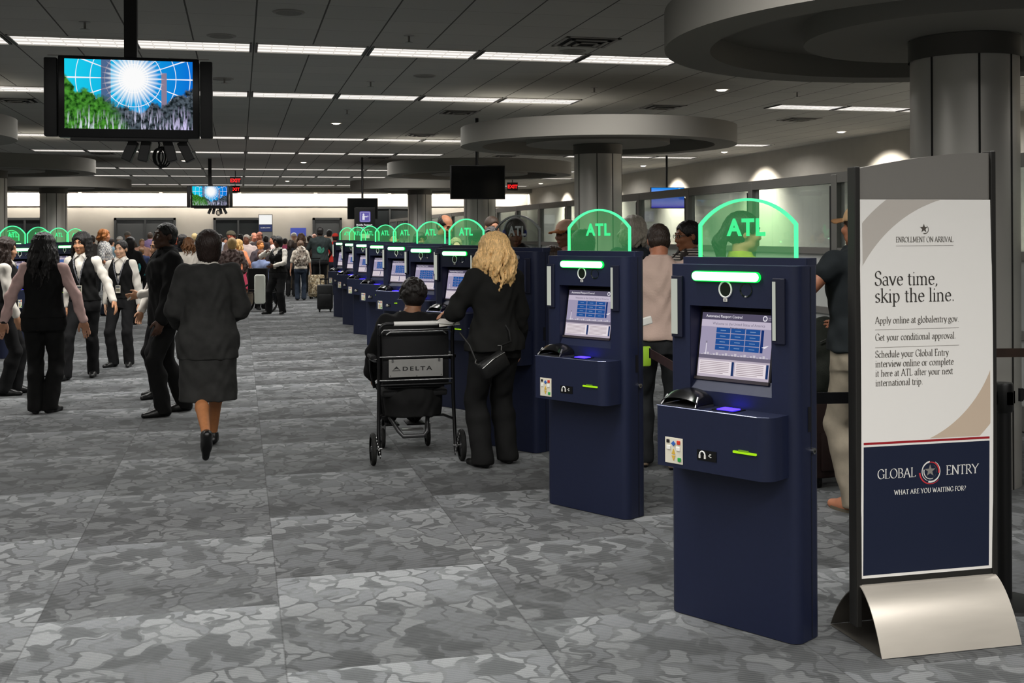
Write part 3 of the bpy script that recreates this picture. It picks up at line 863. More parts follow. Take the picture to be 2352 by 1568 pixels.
# ------------------------------------------------------------------ the room
X_L, X_R, Y_N, Y_F = -13.0, 13.0, -15.0, 51.0
def carpet_mat():
    m, nt, p, o = new_mat('carpet')
    L = nt.links
    tc = node(nt, 'TexCoord'); sep = node(nt, 'SeparateXYZ'); L.new(tc.outputs['Object'], sep.inputs[0])
    X, Y = sep.outputs[0], sep.outputs[1]
    lane = math_n(nt, 'FLOOR', math_n(nt, 'DIVIDE', math_n(nt, 'ADD', X, 0.85 + 10.15), 1.015))
    wn = node(nt, 'TexWhiteNoise', noise_dimensions='1D'); L.new(lane, wn.inputs['W'])
    yo = math_n(nt, 'ADD', math_n(nt, 'DIVIDE', Y, 1.2), wn.outputs[0])
    row = math_n(nt, 'FLOOR', yo); fr = math_n(nt, 'FRACT', yo)
    w2 = node(nt, 'TexWhiteNoise', noise_dimensions='2D')
    cv = node(nt, 'CombineXYZ'); L.new(lane, cv.inputs[0]); L.new(row, cv.inputs[1]); L.new(cv.outputs[0], w2.inputs['Vector'])
    # each plank runs light to dark, with soft cross bands
    nb = node(nt, 'TexNoise', noise_dimensions='2D', i_Scale=1.0, i_Detail=2.0)
    cb = node(nt, 'CombineXYZ'); L.new(math_n(nt, 'MULTIPLY', lane, 7.3), cb.inputs[0]); L.new(math_n(nt, 'MULTIPLY', Y, 2.2), cb.inputs[1]); L.new(cb.outputs[0], nb.inputs['Vector'])
    saw = math_n(nt, 'POWER', fr, 2.2)
    tone = math_n(nt, 'ADD', math_n(nt, 'MULTIPLY', saw, 0.62), math_n(nt, 'ADD', math_n(nt, 'MULTIPLY', nb.outputs[0], 0.55), math_n(nt, 'MULTIPLY', w2.outputs[0], 0.18)))
    # winding pebble figure
    off = node(nt, 'CombineXYZ'); L.new(math_n(nt, 'MULTIPLY', lane, 3.7), off.inputs[0]); L.new(math_n(nt, 'MULTIPLY', row, 5.1), off.inputs[1])
    ad = node(nt, 'VectorMath', operation='ADD'); L.new(tc.outputs['Object'], ad.inputs[0]); L.new(off.outputs[0], ad.inputs[1])
    nz = node(nt, 'TexNoise', noise_dimensions='2D', i_Scale=7.0, i_Detail=1.5); L.new(ad.outputs[0], nz.inputs['Vector'])
    sc = node(nt, 'VectorMath', operation='SCALE'); L.new(nz.outputs['Color'], sc.inputs[0]); sc.inputs['Scale'].default_value = 0.22
    ad2 = node(nt, 'VectorMath', operation='ADD'); L.new(ad.outputs[0], ad2.inputs[0]); L.new(sc.outputs[0], ad2.inputs[1])
    mp = node(nt, 'Mapping'); mp.inputs['Scale'].default_value = (1.15, 0.85, 1); L.new(ad2.outputs[0], mp.inputs[0])
    ve = node(nt, 'TexVoronoi', voronoi_dimensions='2D', feature='DISTANCE_TO_EDGE', i_Scale=8.2); L.new(mp.outputs[0], ve.inputs['Vector'])
    vc = node(nt, 'TexVoronoi', voronoi_dimensions='2D', feature='F1', i_Scale=8.2); L.new(mp.outputs[0], vc.inputs['Vector'])
    cs = node(nt, 'SeparateColor'); L.new(vc.outputs['Color'], cs.inputs[0])
    river = node(nt, 'MapRange', i_1=0.08, i_2=0.12); L.new(ve.outputs['Distance'], river.inputs[0])
    dark = math_n(nt, 'GREATER_THAN', cs.outputs[0], 0.80)
    mid = math_n(nt, 'GREATER_THAN', cs.outputs[1], 0.55)
    peb = mix_n(nt, mid, rgb('626465'), rgb('545658'))
    peb = mix_n(nt, dark, peb, rgb('3c3e3f'))
    n3 = node(nt, 'TexNoise', noise_dimensions='2D', i_Scale=5.0, i_Detail=1.0); L.new(ad.outputs[0], n3.inputs['Vector'])
    rv = node(nt, 'MapRange', i_1=0.42, i_2=0.58); L.new(n3.outputs[0], rv.inputs[0])
    riv = mix_n(nt, rv.outputs[0], rgb('3f4142'), rgb('4f5152'))
    base = mix_n(nt, river.outputs[0], riv, peb)
    tr = node(nt, 'MapRange', i_1=0.15, i_2=1.05, i_3=0.44, i_4=1.75); L.new(tone, tr.inputs[0])
    vm = node(nt, 'VectorMath', operation='SCALE'); L.new(base, vm.inputs[0]); L.new(tr.outputs[0], vm.inputs['Scale'])
    # ribs of the weave
    wv = node(nt, 'TexWave', wave_type='BANDS', bands_direction='Y', i_Scale=18.0); L.new(tc.outputs['Object'], wv.inputs['Vector'])
    wv.inputs['Distortion'].default_value = 0.6
    fine = node(nt, 'TexNoise', noise_dimensions='2D', i_Scale=160.0); L.new(tc.outputs['Object'], fine.inputs['Vector'])
    rr = math_n(nt, 'ADD', math_n(nt, 'MULTIPLY', wv.outputs[1], 0.26), math_n(nt, 'ADD', math_n(nt, 'MULTIPLY', fine.outputs[0], 0.35), 0.72))
    # joins between the lanes
    fx = math_n(nt, 'FRACT', math_n(nt, 'DIVIDE', math_n(nt, 'ADD', X, 11.0), 1.015))
    seam = math_n(nt, 'GREATER_THAN', math_n(nt, 'ABSOLUTE', math_n(nt, 'SUBTRACT', fx, 0.5)), 0.4965)
    rr = math_n(nt, 'MULTIPLY', rr, math_n(nt, 'SUBTRACT', 1.0, math_n(nt, 'MULTIPLY', seam, 0.35)))
    vm2 = node(nt, 'VectorMath', operation='SCALE'); L.new(vm.outputs[0], vm2.inputs[0]); L.new(rr, vm2.inputs['Scale'])
    L.new(vm2.outputs[0], p.inputs['Base Color'])
    p.inputs['Roughness'].default_value = 0.95; p.inputs['Specular IOR Level'].default_value = 0.1; p.inputs['Sheen Weight'].default_value = .14; p.inputs['Sheen Roughness'].default_value = .5
    bp = node(nt, 'Bump', i_Strength=0.25, i_Distance=0.004); L.new(wv.outputs[1], bp.inputs['Height']); L.new(bp.outputs[0], p.inputs['Normal'])
    return m
def tile_mat():
    m, nt, p, o = new_mat('ceiling_tile'); L = nt.links
    tc = node(nt, 'TexCoord'); sep = node(nt, 'SeparateXYZ'); L.new(tc.outputs['Object'], sep.inputs[0])
    def line(src, off, per, w):
        f = math_n(nt, 'FRACT', math_n(nt, 'DIVIDE', math_n(nt, 'ADD', src, off), per))
        return math_n(nt, 'GREATER_THAN', math_n(nt, 'ABSOLUTE', math_n(nt, 'SUBTRACT', f, 0.5)), 0.5 - w / per / 2)
    gx = line(sep.outputs[0], 12.4 - 5.12 + 6.2, 0.62, 0.016); gy = line(sep.outputs[1], 6.2 - 0.3, 0.62, 0.008)
    g = math_n(nt, 'MAXIMUM', gx, math_n(nt, 'MULTIPLY', gy, 0.45))
    nz = node(nt, 'TexNoise', i_Scale=240.0); L.new(tc.outputs['Object'], nz.inputs['Vector'])
    tx = node(nt, 'TexWhiteNoise', noise_dimensions='2D'); cv = node(nt, 'CombineXYZ')
    L.new(math_n(nt, 'FLOOR', math_n(nt, 'DIVIDE', math_n(nt, 'ADD', sep.outputs[0], 13.48), 0.62)), cv.inputs[0]); L.new(math_n(nt, 'FLOOR', math_n(nt, 'DIVIDE', math_n(nt, 'ADD', sep.outputs[1], 5.9), 0.62)), cv.inputs[1]); L.new(cv.outputs[0], tx.inputs['Vector'])
    t = math_n(nt, 'ADD', math_n(nt, 'MULTIPLY', nz.outputs[0], 0.3), math_n(nt, 'MULTIPLY', tx.outputs[0], 0.35))
    c = mix_n(nt, t, rgb('a3a29d'), rgb('b1b0aa'))
    c = mix_n(nt, g, c, rgb('545450'))
    L.new(c, p.inputs['Base Color']); p.inputs['Roughness'].default_value = 0.95; p.inputs['Specular IOR Level'].default_value = 0.1
    return m
def plane(name, pts, mat, kind='structure'):
    o = MB().quad(pts, mat).build(name); return tag(o, kind=kind)
plane('floor', [(X_L, Y_N, 0), (X_R, Y_N, 0), (X_R, Y_F, 0), (X_L, Y_F, 0)], carpet_mat())
plane('ceiling', [(X_L, Y_N, CEIL), (X_R, Y_N, CEIL), (X_R, Y_F, CEIL), (X_L, Y_F, CEIL)], tile_mat())
PLASTER = M('b9b4aa', 0.85, 0, 0.04, 3)
plane('wall_far', [(X_L, Y_F, 0), (X_R, Y_F, 0), (X_R, Y_F, CEIL), (X_L, Y_F, CEIL)], M('aaa398', 0.85, 0, 0.03, 2))
plane('wall_right', [(X_R, Y_N, 0), (X_R, Y_F, 0), (X_R, Y_F, CEIL), (X_R, Y_N, CEIL)], PLASTER)
plane('wall_left', [(X_L, Y_N, 0), (X_L, Y_F, 0), (X_L, Y_F, CEIL), (X_L, Y_N, CEIL)], PLASTER)
plane('wall_near', [(X_L, Y_N, 0), (X_R, Y_N, 0), (X_R, Y_N, CEIL), (X_L, Y_N, CEIL)], PLASTER)

# light cove along the far wall: a bulkhead with lamps behind it
mb = MB()
mb.box((0, Y_F - .45, 3.61), (2 * X_R, .9, .18), M('908c84', .9))
tag(mb.build('trim_1'), kind='structure')
mb = MB(); mb.box((0, Y_F - 0.025, 2.925), (2 * X_R, .05, .02), M('b5afa4', .8)); tag(mb.build('trim_2'), kind='structure')
COVE = E('fff6ea', 3.2)
for i in range(8):
    x = -11.4 + i * 3.26
    t = thing('wall_washer', (x, Y_F - .5, 3.515), 0, 'glowing cove light strip over the far wall, number %d from the left end' % (i + 1), 'light', 'cove lights over the far wall')
    mb = MB(); mb.box((0, 0, -.03), (3.1, .12, .04), M('c8c6c0', .5)); mb.build('housing', t)
    ld = bpy.data.lights.new('cove_lamp', 'AREA'); ld.shape = 'RECTANGLE'; ld.size = 3.0; ld.size_y = .08; ld.energy = COVE_W; ld.color = (1, .95, .87)
    lo = bpy.data.objects.new('cove_lamp', ld); COL.objects.link(lo); lo.parent = t; lo.location = (0, .02, -.06); lo.rotation_euler = (R(48), 0, 0)

# doors and windows of the far wall
FR = M('3b3c3c', .5); DK = M('4a4b4b', .45); GLD = M('26292a', .08, 0, 0, 30, 0, 300, .6)
def far_door(n, x0, x1, top, glazed=False, leaves=2):
    nm = ('window_%d' if glazed else 'door_%d') % n
    r = thing(nm, ((x0 + x1) / 2, Y_F, 0), 0, kind='structure')
    w = x1 - x0; mb = MB()
    for sx in (-1, 1): mb.box((sx * (w / 2 - .05), -.05, top / 2), (.10, .10, top), FR)
    mb.box((0, -.05, top - .05), (w, .10, .10), FR); 
    if leaves == 2: mb.box((0, -.05, top / 2), (.08, .09, top - .1), FR)
    mb.build('frame', r)
    lw = (w - .2) / leaves
    for i in range(leaves):
        cx = -w / 2 + .1 + lw * (i + .5)
        mb = MB(); mb.box((cx, -.03, (top - .1) / 2), (lw - .03, .04, top - .12), GLD if glazed else DK); p = mb.build('pane' if glazed else 'leaf', r)
        if not glazed:
            h = MB(); h.box((cx + (lw / 2 - .12) * (1 if i == 0 else -1), -.08, 1.02), (.04, .06, .22), M('8f8f8c', .3, 1)); h.build('handle', p)
far_door(1, -5.20, -2.67, 2.42); far_door(3, 3.16, 4.45, 2.41, leaves=1)
far_door(1, -1.10, 1.0, 2.42, True); far_door(2, -9.9, -7.6, 2.43, True); far_door(3, 5.0, 8.2, 2.9, True)

# columns with round canopies
STEEL = M('b3b0aa', .38, .45, .12, 2.2, stretch=(1, 1, .05))
SOFF = M('7c7973', .9)
def column(x, y, n, lab, lab2):
    r = thing('column', (x, y, 0), 0, lab, 'column', None, 'structure')
    mb = MB(); rad = .34
    mb.lathe([(rad, 0), (rad, 2.84), (rad, 3.10)], STEEL, seg=56); mb.build('shaft', r, 40)
    mb = MB(); mb.lathe([(rad + .012, 2.78), (rad + .012, 2.92), (rad, 2.925)], M('55534f', .5, .5), seg=56); mb.build('collar', r, 40)
    mb = MB()
    for a in (20, 110, 200, 250, 290, 340): mb.box((0, 0, 1.42), (.012, .012, 2.84), M('1d1c1b', .8), Matrix.Rotation(R(a), 4, 'Z') @ Matrix.Translation((rad - .002, 0, 0)))
    mb.build('seam', r)
    mb = MB()
    mb.lathe([(.352, 2.925), (1.03, 2.925), (1.03, 3.07), (1.66, 3.07), (1.66, 2.90), (1.97, 2.90), (1.97, 3.16), (.345, 3.16)], SOFF, seg=88)
    s = mb.build('trim_%d' % (n + 10), None, 30); s.location = (x, y, 0); tag(s, kind='structure')
    return r
cols = [(4.68, 6.6), (5.02, 15.55), (5.02, 23.8), (5.02, 32.1), (-4.75, 15.55), (-4.75, 23.8), (-4.8, 32.1)]
for i, (x, y) in enumerate(cols): column(x, y, i, None, None)

# ceiling light panels with louvres
DIFF = None
def panel_mat():
    m, nt, p, o = new_mat('lit_panel'); nt.nodes.remove(p); L = nt.links
    e = node(nt, 'Emission'); tc = node(nt, 'TexCoord'); sep = node(nt, 'SeparateXYZ'); L.new(tc.outputs['Object'], sep.inputs[0])
    s = math_n(nt, 'ABSOLUTE', math_n(nt, 'SINE', math_n(nt, 'MULTIPLY', math_n(nt, 'ADD', sep.outputs[1], .3), PI * 3 / .6)))
    L.new(mix_n(nt, s, rgb('a8a29c'), rgb('f4efe9')), e.inputs[0]); e.inputs[1].default_value = 1.1
    L.new(e.outputs[0], o.inputs[0]); return m
PANEL = panel_mat()
lamp_d = bpy.data.lights.new('panel_lamp', 'AREA'); lamp_d.shape = 'RECTANGLE'; lamp_d.size = 1.1; lamp_d.size_y = .52; lamp_d.energy = PANEL_W; lamp_d.color = (1, .98, .945); lamp_d.spread = R(162)
mb = MB(); L_, Wd = 1.20, .60
for sy in (-1, 1): mb.box((0, sy * (Wd / 2 - .012), -.008), (L_, .024, .016), M('d6d3cd', .5))
for sx in (-1, 1): mb.box((sx * (L_ / 2 - .012), 0, -.008), (.024, Wd, .016), M('2b2b2a', .5))
fr_me = mb.build('frame'); fr0 = fr_me.data; bpy.data.objects.remove(fr_me)
mb = MB(); mb.quad([(-.59, -.29, -.005), (.59, -.29, -.005), (.59, .29, -.005), (-.59, .29, -.005)], PANEL); q = mb.build('diffuser'); df0 = q.data; bpy.data.objects.remove(q)
mb = MB()
LIT_BLADE = E('e6e0d8', .85)  # emission stands in for tube light falling on the blades
for i in range(1, 7): mb.box((-.6 + i * 1.2 / 7, 0, -.007), (.012, .575, .004), LIT_BLADE)
for j in (-.1, .1): mb.box((0, j, -.0072), (1.17, .006, .003), LIT_BLADE)
q = mb.build('louvre'); lv0 = q.data; bpy.data.objects.remove(q)
ORD = ['first', 'second', 'third', 'fourth', 'fifth', 'sixth', 'seventh', 'eighth', 'ninth', 'tenth', 'eleventh', 'twelfth']
rows = [-11.2, -7.0, -3.2, 0.65, 4.85, 12.65, 16.85, 24.4, 28.75, 35.9, 40.4, 47.2]  # third row is added, unseen, to brighten the sign and kiosk fronts
rown = ['last row behind the camera', 'second row behind the camera', 'added fill row behind the camera', 'overhead row above the camera', 'row over the nearest kiosk', 'nearest row of the picture', 'second row from the front', 'third row from the front', 'fourth row from the front', 'fifth row from the front', 'sixth row from the front', 'row nearest the far wall']
def light_panel(x, y, lab):
    t = thing('ceiling_light', (x, y, CEIL), 0, lab, 'light', 'ceiling light panels')
    link('frame', fr0, t); link('diffuser', df0, t); link('louvre', lv0, t)
    l = bpy.data.objects.new('panel_lamp', lamp_d); COL.objects.link(l); l.parent = t; l.location = (0, 0, -.02)
def under_canopy(x, y):
    return any(math.hypot(max(abs(x - cx) - .6, 0), y - cy) < .42 for cx, cy in cols)
for j, y in enumerate(rows):
    for i in range(8):
        light_panel(4.50 - 1.24 * i, y, 'louvred ceiling light, %s from the right end of the %s' % (ORD[i], rown[j]))
    for i in range(3):
        if y > 1: light_panel(9.0 + 1.24 * i, y, 'corridor ceiling light, %s from the left, %s' % (ORD[i], rown[j]))
    for i in range(2):
        light_panel(-8.6 - 1.24 * i, y, 'ceiling light left of the columns, %s from the aisle, %s' % (ORD[i], rown[j]))

# downlights
DL = E('fff4e2', 9.0)
def downlight(x, y, lab, spot=0):
    t = thing('downlight', (x, y, CEIL), 0, lab, 'light', 'round downlights')
    mb = MB(); mb.lathe([(.075, -.004), (.105, -.014), (.112, -.002)], M('cfcac2', .4), seg=24); mb.build('trim_ring', t, 40)
    mb = MB(); mb.lathe([(.0005, -.034), (.05, -.028), (.085, -.008)], DL if spot else E('fff4e2', 2.6), seg=24); mb.build('lamp_lens', t)
    if spot:
        ld = bpy.data.lights.new('spot_lamp', 'SPOT'); ld.energy = SPOT_W; ld.spot_size = R(104); ld.spot_blend = .9; ld.shadow_soft_size = .06; ld.color = (1, .93, .82)
        o = bpy.data.objects.new('spot_lamp', ld); COL.objects.link(o); o.parent = t; o.location = (0, 0, -.05); o.rotation_euler = (0, R(-24), 0)
for i, y in enumerate((9.2, 15.0, 20.8, 26.5, 32.4, 38.3, 44.4)):
    downlight(11.9, y, 'bright downlight beside the right-hand wall, %s from the front' % ORD[i], 1)
for x, y, l in ((6.7, 15.0, 'bright downlight between the two nearest canopies'), (1.73, 20.9, 'round downlight above the kiosk aisle, nearest one'), (-1.45, 32.1, 'round downlight over the aisle behind the large hanging television'), (1.76, 32.3, 'round downlight over the aisle right of the small television pole'), (1.77, 43.6, 'farthest round downlight over the queue')):
    downlight(x, y, l)
# vents
for i, (x, y, l) in enumerate(((3.62, 11.6, 'nearest ceiling air vent, above the first light row'), (3.61, 18.7, 'ceiling air vent behind the second light row'), (3.66, 23.1, 'ceiling air vent in front of the third light row'), (6.7, 17.3, 'ceiling air vent between canopy and corridor'), (9.86, 18.7, 'ceiling air vent over the glazed corridor'), (6.82, 29.0, 'small ceiling vent behind the black screen pole'), (-3.24, 18.3, 'ceiling air vent left of the large television'), (-3.3, 29.7, 'ceiling air vent under the large television'), (3.62, 30.2, 'ceiling air vent behind the fourth light row'))):
    t = thing('ceiling_vent', (x, y, CEIL), 0, l, 'vent', 'ceiling air vents')
    mb = MB()
    for q in range(3):
        a = .30 - .085 * q; z = -.004 - .014 * q
        for sx, sy in ((1, 0), (-1, 0), (0, 1), (0, -1)):
            mb.box((sx * (a - .02), sy * (a - .02), z), ((.04 if sx else 2 * a), (.04 if sy else 2 * a), .008), M('7d7b76', .6))
    mb.build('louvre', t); mb = MB(); mb.quad([(-.28, -.28, -.001), (.28, -.28, -.001), (.28, .28, -.001), (-.28, .28, -.001)], M('121212', .9)); mb.build('duct', t)
# loudspeakers and sprinklers
for x, y, l in ((2.34, 14.5, 'round ceiling loudspeaker between first and second light rows'), (3.65, 12.2, 'round ceiling loudspeaker right beside the nearest vent'), (-.17, 12.0, 'round ceiling loudspeaker right of the television pole'), (.45, 10.6, 'nearest round ceiling loudspeaker'), (-.21, 15.3, 'round ceiling loudspeaker right of the large television')):
    t = thing('ceiling_speaker', (x, y, CEIL), 0, l, 'loudspeaker', 'ceiling loudspeakers')
    mb = MB(); mb.lathe([(.001, -.012), (.12, -.012)], M('6f6d68', .7, 0, .2, 400), seg=28); mb.build('grille', t)
    mb = MB(); mb.lathe([(.12, -.012), (.14, -.010), (.15, -.001)], M('85837d', .6), seg=28); mb.build('rim', t, 40)
for i, (x, y, l) in enumerate(((-1.43, 11.5, 'left of the television pole'), (1.71, 11.6, 'in front of the first light row'), (1.72, 15.2, 'between first and second light rows'), (4.86, 15.2, 'over the second canopy edge'), (1.73, 18.7, 'behind the second light row'), (4.96, 19.0, 'behind the second canopy'), (-.18, 15.2, 'beside the large television'), (7.93, 15.1, 'beside the nearest canopy'))):
    t = thing('sprinkler', (x, y, CEIL), 0, 'small ceiling fire sprinkler head ' + l, 'sprinkler', 'ceiling sprinklers')
    mb = MB(); mb.cyl((0, 0, 0), (0, 0, -.075), .012, M('8a8884', .4, .7), 10); mb.lathe([(.001, -.078), (.045, -.074), (.045, -.07), (.001, -.068)], M('8a8884', .4, .7), seg=16); mb.lathe([(.001, -.004), (.05, -.004), (.055, 0)], M('8a8884', .5), seg=18)
    mb.build('head', t)

# glazed partition on the right
ALU = M('8b8985', .42, .65); PANE = glass_mat('pane_glass', 'dfe6e4', .10, haze=.10); FROST = glass_mat('pane_frosted', 'c4c9c8', .05, rough=.2, haze=.72)
part = thing('wall_partition', (6.25, 0, 0), 0, kind='structure')
ys = [4.9, 6.9, 8.6] + [11 + 2.05 * i for i in range(19)]
for y in ys:
    mb = MB(); mb.box((0, y, 1.135), (.10, .12, 2.27), ALU, bev=.006); mb.box((-.03, y + .075, 1.1), (.04, .03, 2.1), M('1e1e1e', .6)); mb.build('post', part)
for z, h in ((2.235, .11), (1.45, .07), (.80, .07), (.12, .20)):
    mb = MB(); mb.box((0, (ys[0] + ys[-1]) / 2, z), (.09, ys[-1] - ys[0], h), ALU); mb.build('rail', part)
for y0, y1 in zip(ys, ys[1:]):
    for z0, z1, mt in ((1.485, 2.18, PANE), (.835, 1.415, FROST), (.22, .765, FROST)):
        mb = MB(); mb.box((0, (y0 + y1) / 2, (z0 + z1) / 2), (.008, y1 - y0 - .13, z1 - z0), mt); mb.build('pane', part)
# corridor counter seen through the glass
t = thing('counter', (11.2, 12.0, 0), 0, 'pale long counter in the corridor behind the glass partition', 'counter')
mb = MB(); mb.box((0, 0, .5), (.6, 6.0, 1.0), M('8f9190', .6)); mb.build('base', t); mb = MB(); mb.box((0, 0, 1.02), (.7, 6.1, .05), M('bdbdb8', .4)); mb.build('worktop', t)

# ------------------------------------------------------------------ kiosks
NAVY = M('1a2038', .45, .1, .05, 60, .03, 900, .35)
NAVY_D = M('171b30', .5)
BLK = M('0b0b0c', .35); BLKM = M('141414', .7); WHT = M('dedbd4', .5)
def round_rect(w, d, r, x0=0, y0=0, n=6):
    p = []
    for cx, cy, a in ((w / 2 - r, d / 2 - r, 0), (-w / 2 + r, d / 2 - r, 90), (-w / 2 + r, -d / 2 + r, 180), (w / 2 - r, -d / 2 + r, 270)):
        for i in range(n + 1):
            t = R(a + 90 * i / n); p.append((x0 + cx + r * math.cos(t), y0 + cy + r * math.sin(t)))
    return p
GREEN_E = E('55ffa4', 1.2); GREEN_BAR = E('b9ffd2', 4.0); ACR = glass_mat('green_acrylic', 'd6f5d2', .05, '62dd82', .17); ACR_OFF = glass_mat('clear_acrylic', 'b9bdbb', .08, rough=.03)
LETTER = E('49f395', .9); EDGE_OFF = M('6e7271', .3)
def screen_part(off=False):
    mb = MB(); w, h = .38, .275; y = 0
    def q(x0, z0, x1, z1, m, yy): mb.quad([(x0, -yy, z0), (x1, -yy, z0), (x1, -yy, z1), (x0, -yy, z1)], m)
    q(-w / 2, 0, w / 2, h, E('b7aecb', .62), 0)
    if off:
        q(-w / 2, h - .022, w / 2, h, E('6f6884', .5), .0006)
        return mb
    q(-w / 2, h - .060, w / 2, h - .028, E('cfc4d8', .72), .0004)
    q(-w / 2, .078, w / 2, .094, E('8a829a', .5), .0004); q(-w / 2, 0, w / 2, .078, E('c8bccb', .7), .0004)
    q(-w / 2, h - .030, w / 2, h, E('6d6680', .5), .0006)
    bx, bz, bw, bh = -.105, .117, .075, .0215
    for r in range(4):
        for c in range(3): q(bx + c * .079, bz + r * .0245, bx + c * .079 + bw, bz + r * .0245 + bh, E('2b62b4', .55), .0008)
    for r in range(4):
        for c in range(3): q(bx + c * .079 + .022, bz + r * .0245 + .009, bx + c * .079 + .052, bz + r * .0245 + .012, E('8fb0dd', .6), .001)
    q(bx + .238, bz, bx + .252, bz + 4 * .0245 - .003, E('1f3f8a', .5), .0008)
    for x0, x1 in ((-.183, -.008), (.012, .172)):
        q(x0, .012, x1, .070, E('ece2e8', .8), .0008)
        for i in range(7): q(x0 + .006, .017 + i * .0075, x1 - .012 - (.03 if i == 0 else 0), .0195 + i * .0075, E('b8a6ae', .6), .001)
        q(x1 + .001, .012, x1 + .013, .070, E('27447f', .5), .0008)
    q(-.155, .094, -.151, .150, E('e9e4ee', .8), .0008); q(-.157, .143, -.149, .152, E('9a94a8', .6), .0009)
    for i in range(22): q(-.18 + i * .0165, .094, -.168 + i * .0165, .097 + .004 * ((i * 7) % 3), E('d9d3df', .7), .0007)
    mb.mesh(text_mesh('Automated Passport Control', .0165, 'LEFT'), E('f2eef5', .9), put(-.168, -.0012, h - .020))
    mb.mesh(text_mesh('Welcome to the United States of America', .0162), E('8f88a0', .5), put(.01, -.0012, h - .051))
    mb.mesh(text_mesh('Please select a language', .009), E('4a4458', .4), put(.01, -.0012, h - .064))
    mb.lathe([(.0005, 0), (.012, 0)], E('e8e4ee', .8), (0, 0, 0), 20, put(.147, -.0014, h - .015)); mb.lathe([(.0005, 0), (.0075, 0)], E('7d7690', .5), (0, 0, 0), 16, put(.147, -.0018, h - .015))
    for dz in (0, .007): q(.163, h - .013 - dz, .187, h - .0105 - dz, E('b9b2c4', .6), .001)
    mb.add([(.14, -.0012, .140), (.178, -.0012, .150), (.158, -.0012, .136)], [(0, 1, 2)], E('efeaf2', .8))
    return mb
def kiosk(name, label, lit=True):
    K = thing(name, (0, 0, 0), 0, label, 'kiosk', 'blue passport kiosks')
    # outer shell: local X along the face, face at y = -.0875
    w, d, H0 = .632, .185, 1.515
    fy = -.0875
    out = round_rect(w, d, .045, 0, .005)
    mb = MB()
    mb.prism(out, .004, .98, NAVY); 
    # upper part: frame around the recessed screen
    mb.prism(out, 1.34, H0, NAVY)
    L_ = [p for p in out if p[0] <= -.205] ; 
    def side(sg):
        p = [(x, y) for x, y in out if x * sg > .2]
        p = sorted(p, key=lambda q: math.atan2(q[1], (q[0] * sg) - .2))
        p = [(.2 * sg, fy)] + p + [(.2 * sg, d / 2)]
        return p
    for sg in (1, -1): mb.prism(side(sg), .98, 1.34, NAVY)
    mb.quad([(-.2, d / 2 - .01, .98), (.2, d / 2 - .01, .98), (.2, d / 2 - .01, 1.34), (-.2, d / 2 - .01, 1.34)], NAVY)
    mb.build('body', K, 35)
    # seams, lock, hinge plate on the sides
    mb = MB()
    for sg in (1, -1): mb.box((sg * .3155, .02, .76), (.004, .006, 1.5), M('10131f', .8))
    mb.build('side_seam', K)
    mb = MB(); mb.cyl((.314, .028, .765), (.328, .028, .765), .013, M('b9b9b6', .25, 1), 18); mb.ball((.328, .028, .765), (.004, .006, .006), BLK, 8, 6); lk = mb.build('lock', K, 40); lk['label'] = 'round chrome lock'
    mb = MB(); mb.box((.3155, .005, .895), (.006, .022, .10), M('0c0d14', .6)); mb.build('side_slot', K)
    mb = MB(); mb.prism(round_rect(.612, .09, .01, 0, .05), H0, H0 + .030, NAVY); mb.build('plinth', K, 35)
    # recess lining + screen
    mb = MB()
    mb.quad([(-.2, fy + .002, 1.34), (.2, fy + .002, 1.34), (.2, d / 2 - .012, 1.34), (-.2, d / 2 - .012, 1.34)], BLKM)
    for sg in (1, -1): mb.quad([(.199 * sg, fy + .002, .98), (.199 * sg, d / 2 - .012, .98), (.199 * sg, d / 2 - .012, 1.34), (.199 * sg, fy + .002, 1.34)], NAVY_D)
    mb.quad([(-.2, fy, .98), (.2, fy, .98), (.2, fy + .035, 1.035), (-.2, fy + .035, 1.035)], NAVY)
    mb.build('recess', K)
    sp = screen_part(not lit); so = sp.build('screen', K)
    so.location = (-.012, fy + .032, 1.036); so.rotation_euler = (R(-10), 0, 0); so.scale = (.93, 1, 1)
    mb = MB(); mb.box((0, .006, .1375), (.398, .01, .30), M('1c1a1e', .4)); mb.box((0, -.002, -.008), (.395, .016, .012), M('3a3436', .4)); bz = mb.build('bezel', so)
    # status light, camera, side lights
    def pill(wd, hh, z, y0, y1, m, x=0):
        p = []
        for cx, a in ((wd / 2 - hh / 2, -90), (-wd / 2 + hh / 2, 90)):
            for i in range(9): t = R(a + 180 * i / 8); p.append((x + cx + hh / 2 * math.cos(t), z + hh / 2 * math.sin(t)))
        v = [(a, y0, b) for a, b in p] + [(a, y1, b) for a, b in p]; n = len(p)
        return v, [tuple(range(n)), tuple(range(2 * n - 1, n - 1, -1))] + [(i, (i + 1) % n, n + (i + 1) % n, n + i) for i in range(n)], m
    mb = MB(); mb.add(*pill(.336, .044, 1.467, fy - .012, fy + .004, E('08d23e', 2.2) if lit else M('5b5d60', .4), -.015)); mb.add(*pill(.328, .036, 1.467, fy - .0155, fy - .012, GREEN_BAR if lit else M('8b8d90', .4), -.015)); o = mb.build('status_light', K); o['label'] = 'glowing green status bar' if lit else 'unlit grey status bar'
    mb = MB(); mb.tube([(-.018 + .030 * math.cos(t), fy - .003, 1.413 + .033 * math.sin(t)) for t in [2 * PI * i / 28 for i in range(28)]], .0036, M('e4e4e0', .4), 6, closed=True)
    mb.box((-.018, fy - .003, 1.369), (.018, .004, .014), WHT); mb.box((-.018, fy - .0055, 1.369), (.010, .002, .008), M('8a8a88', .5)); ri = mb.build('camera_ring', K)
    mb = MB(); mb.lathe([(.0005, 0), (.028, 0)], M('0e1a12', .1, 0, 0, 30, 0, 300, .6), (0, 0, 0), 24, put(-.018, fy - .002, 1.413)); mb.build('camera_lens', ri)
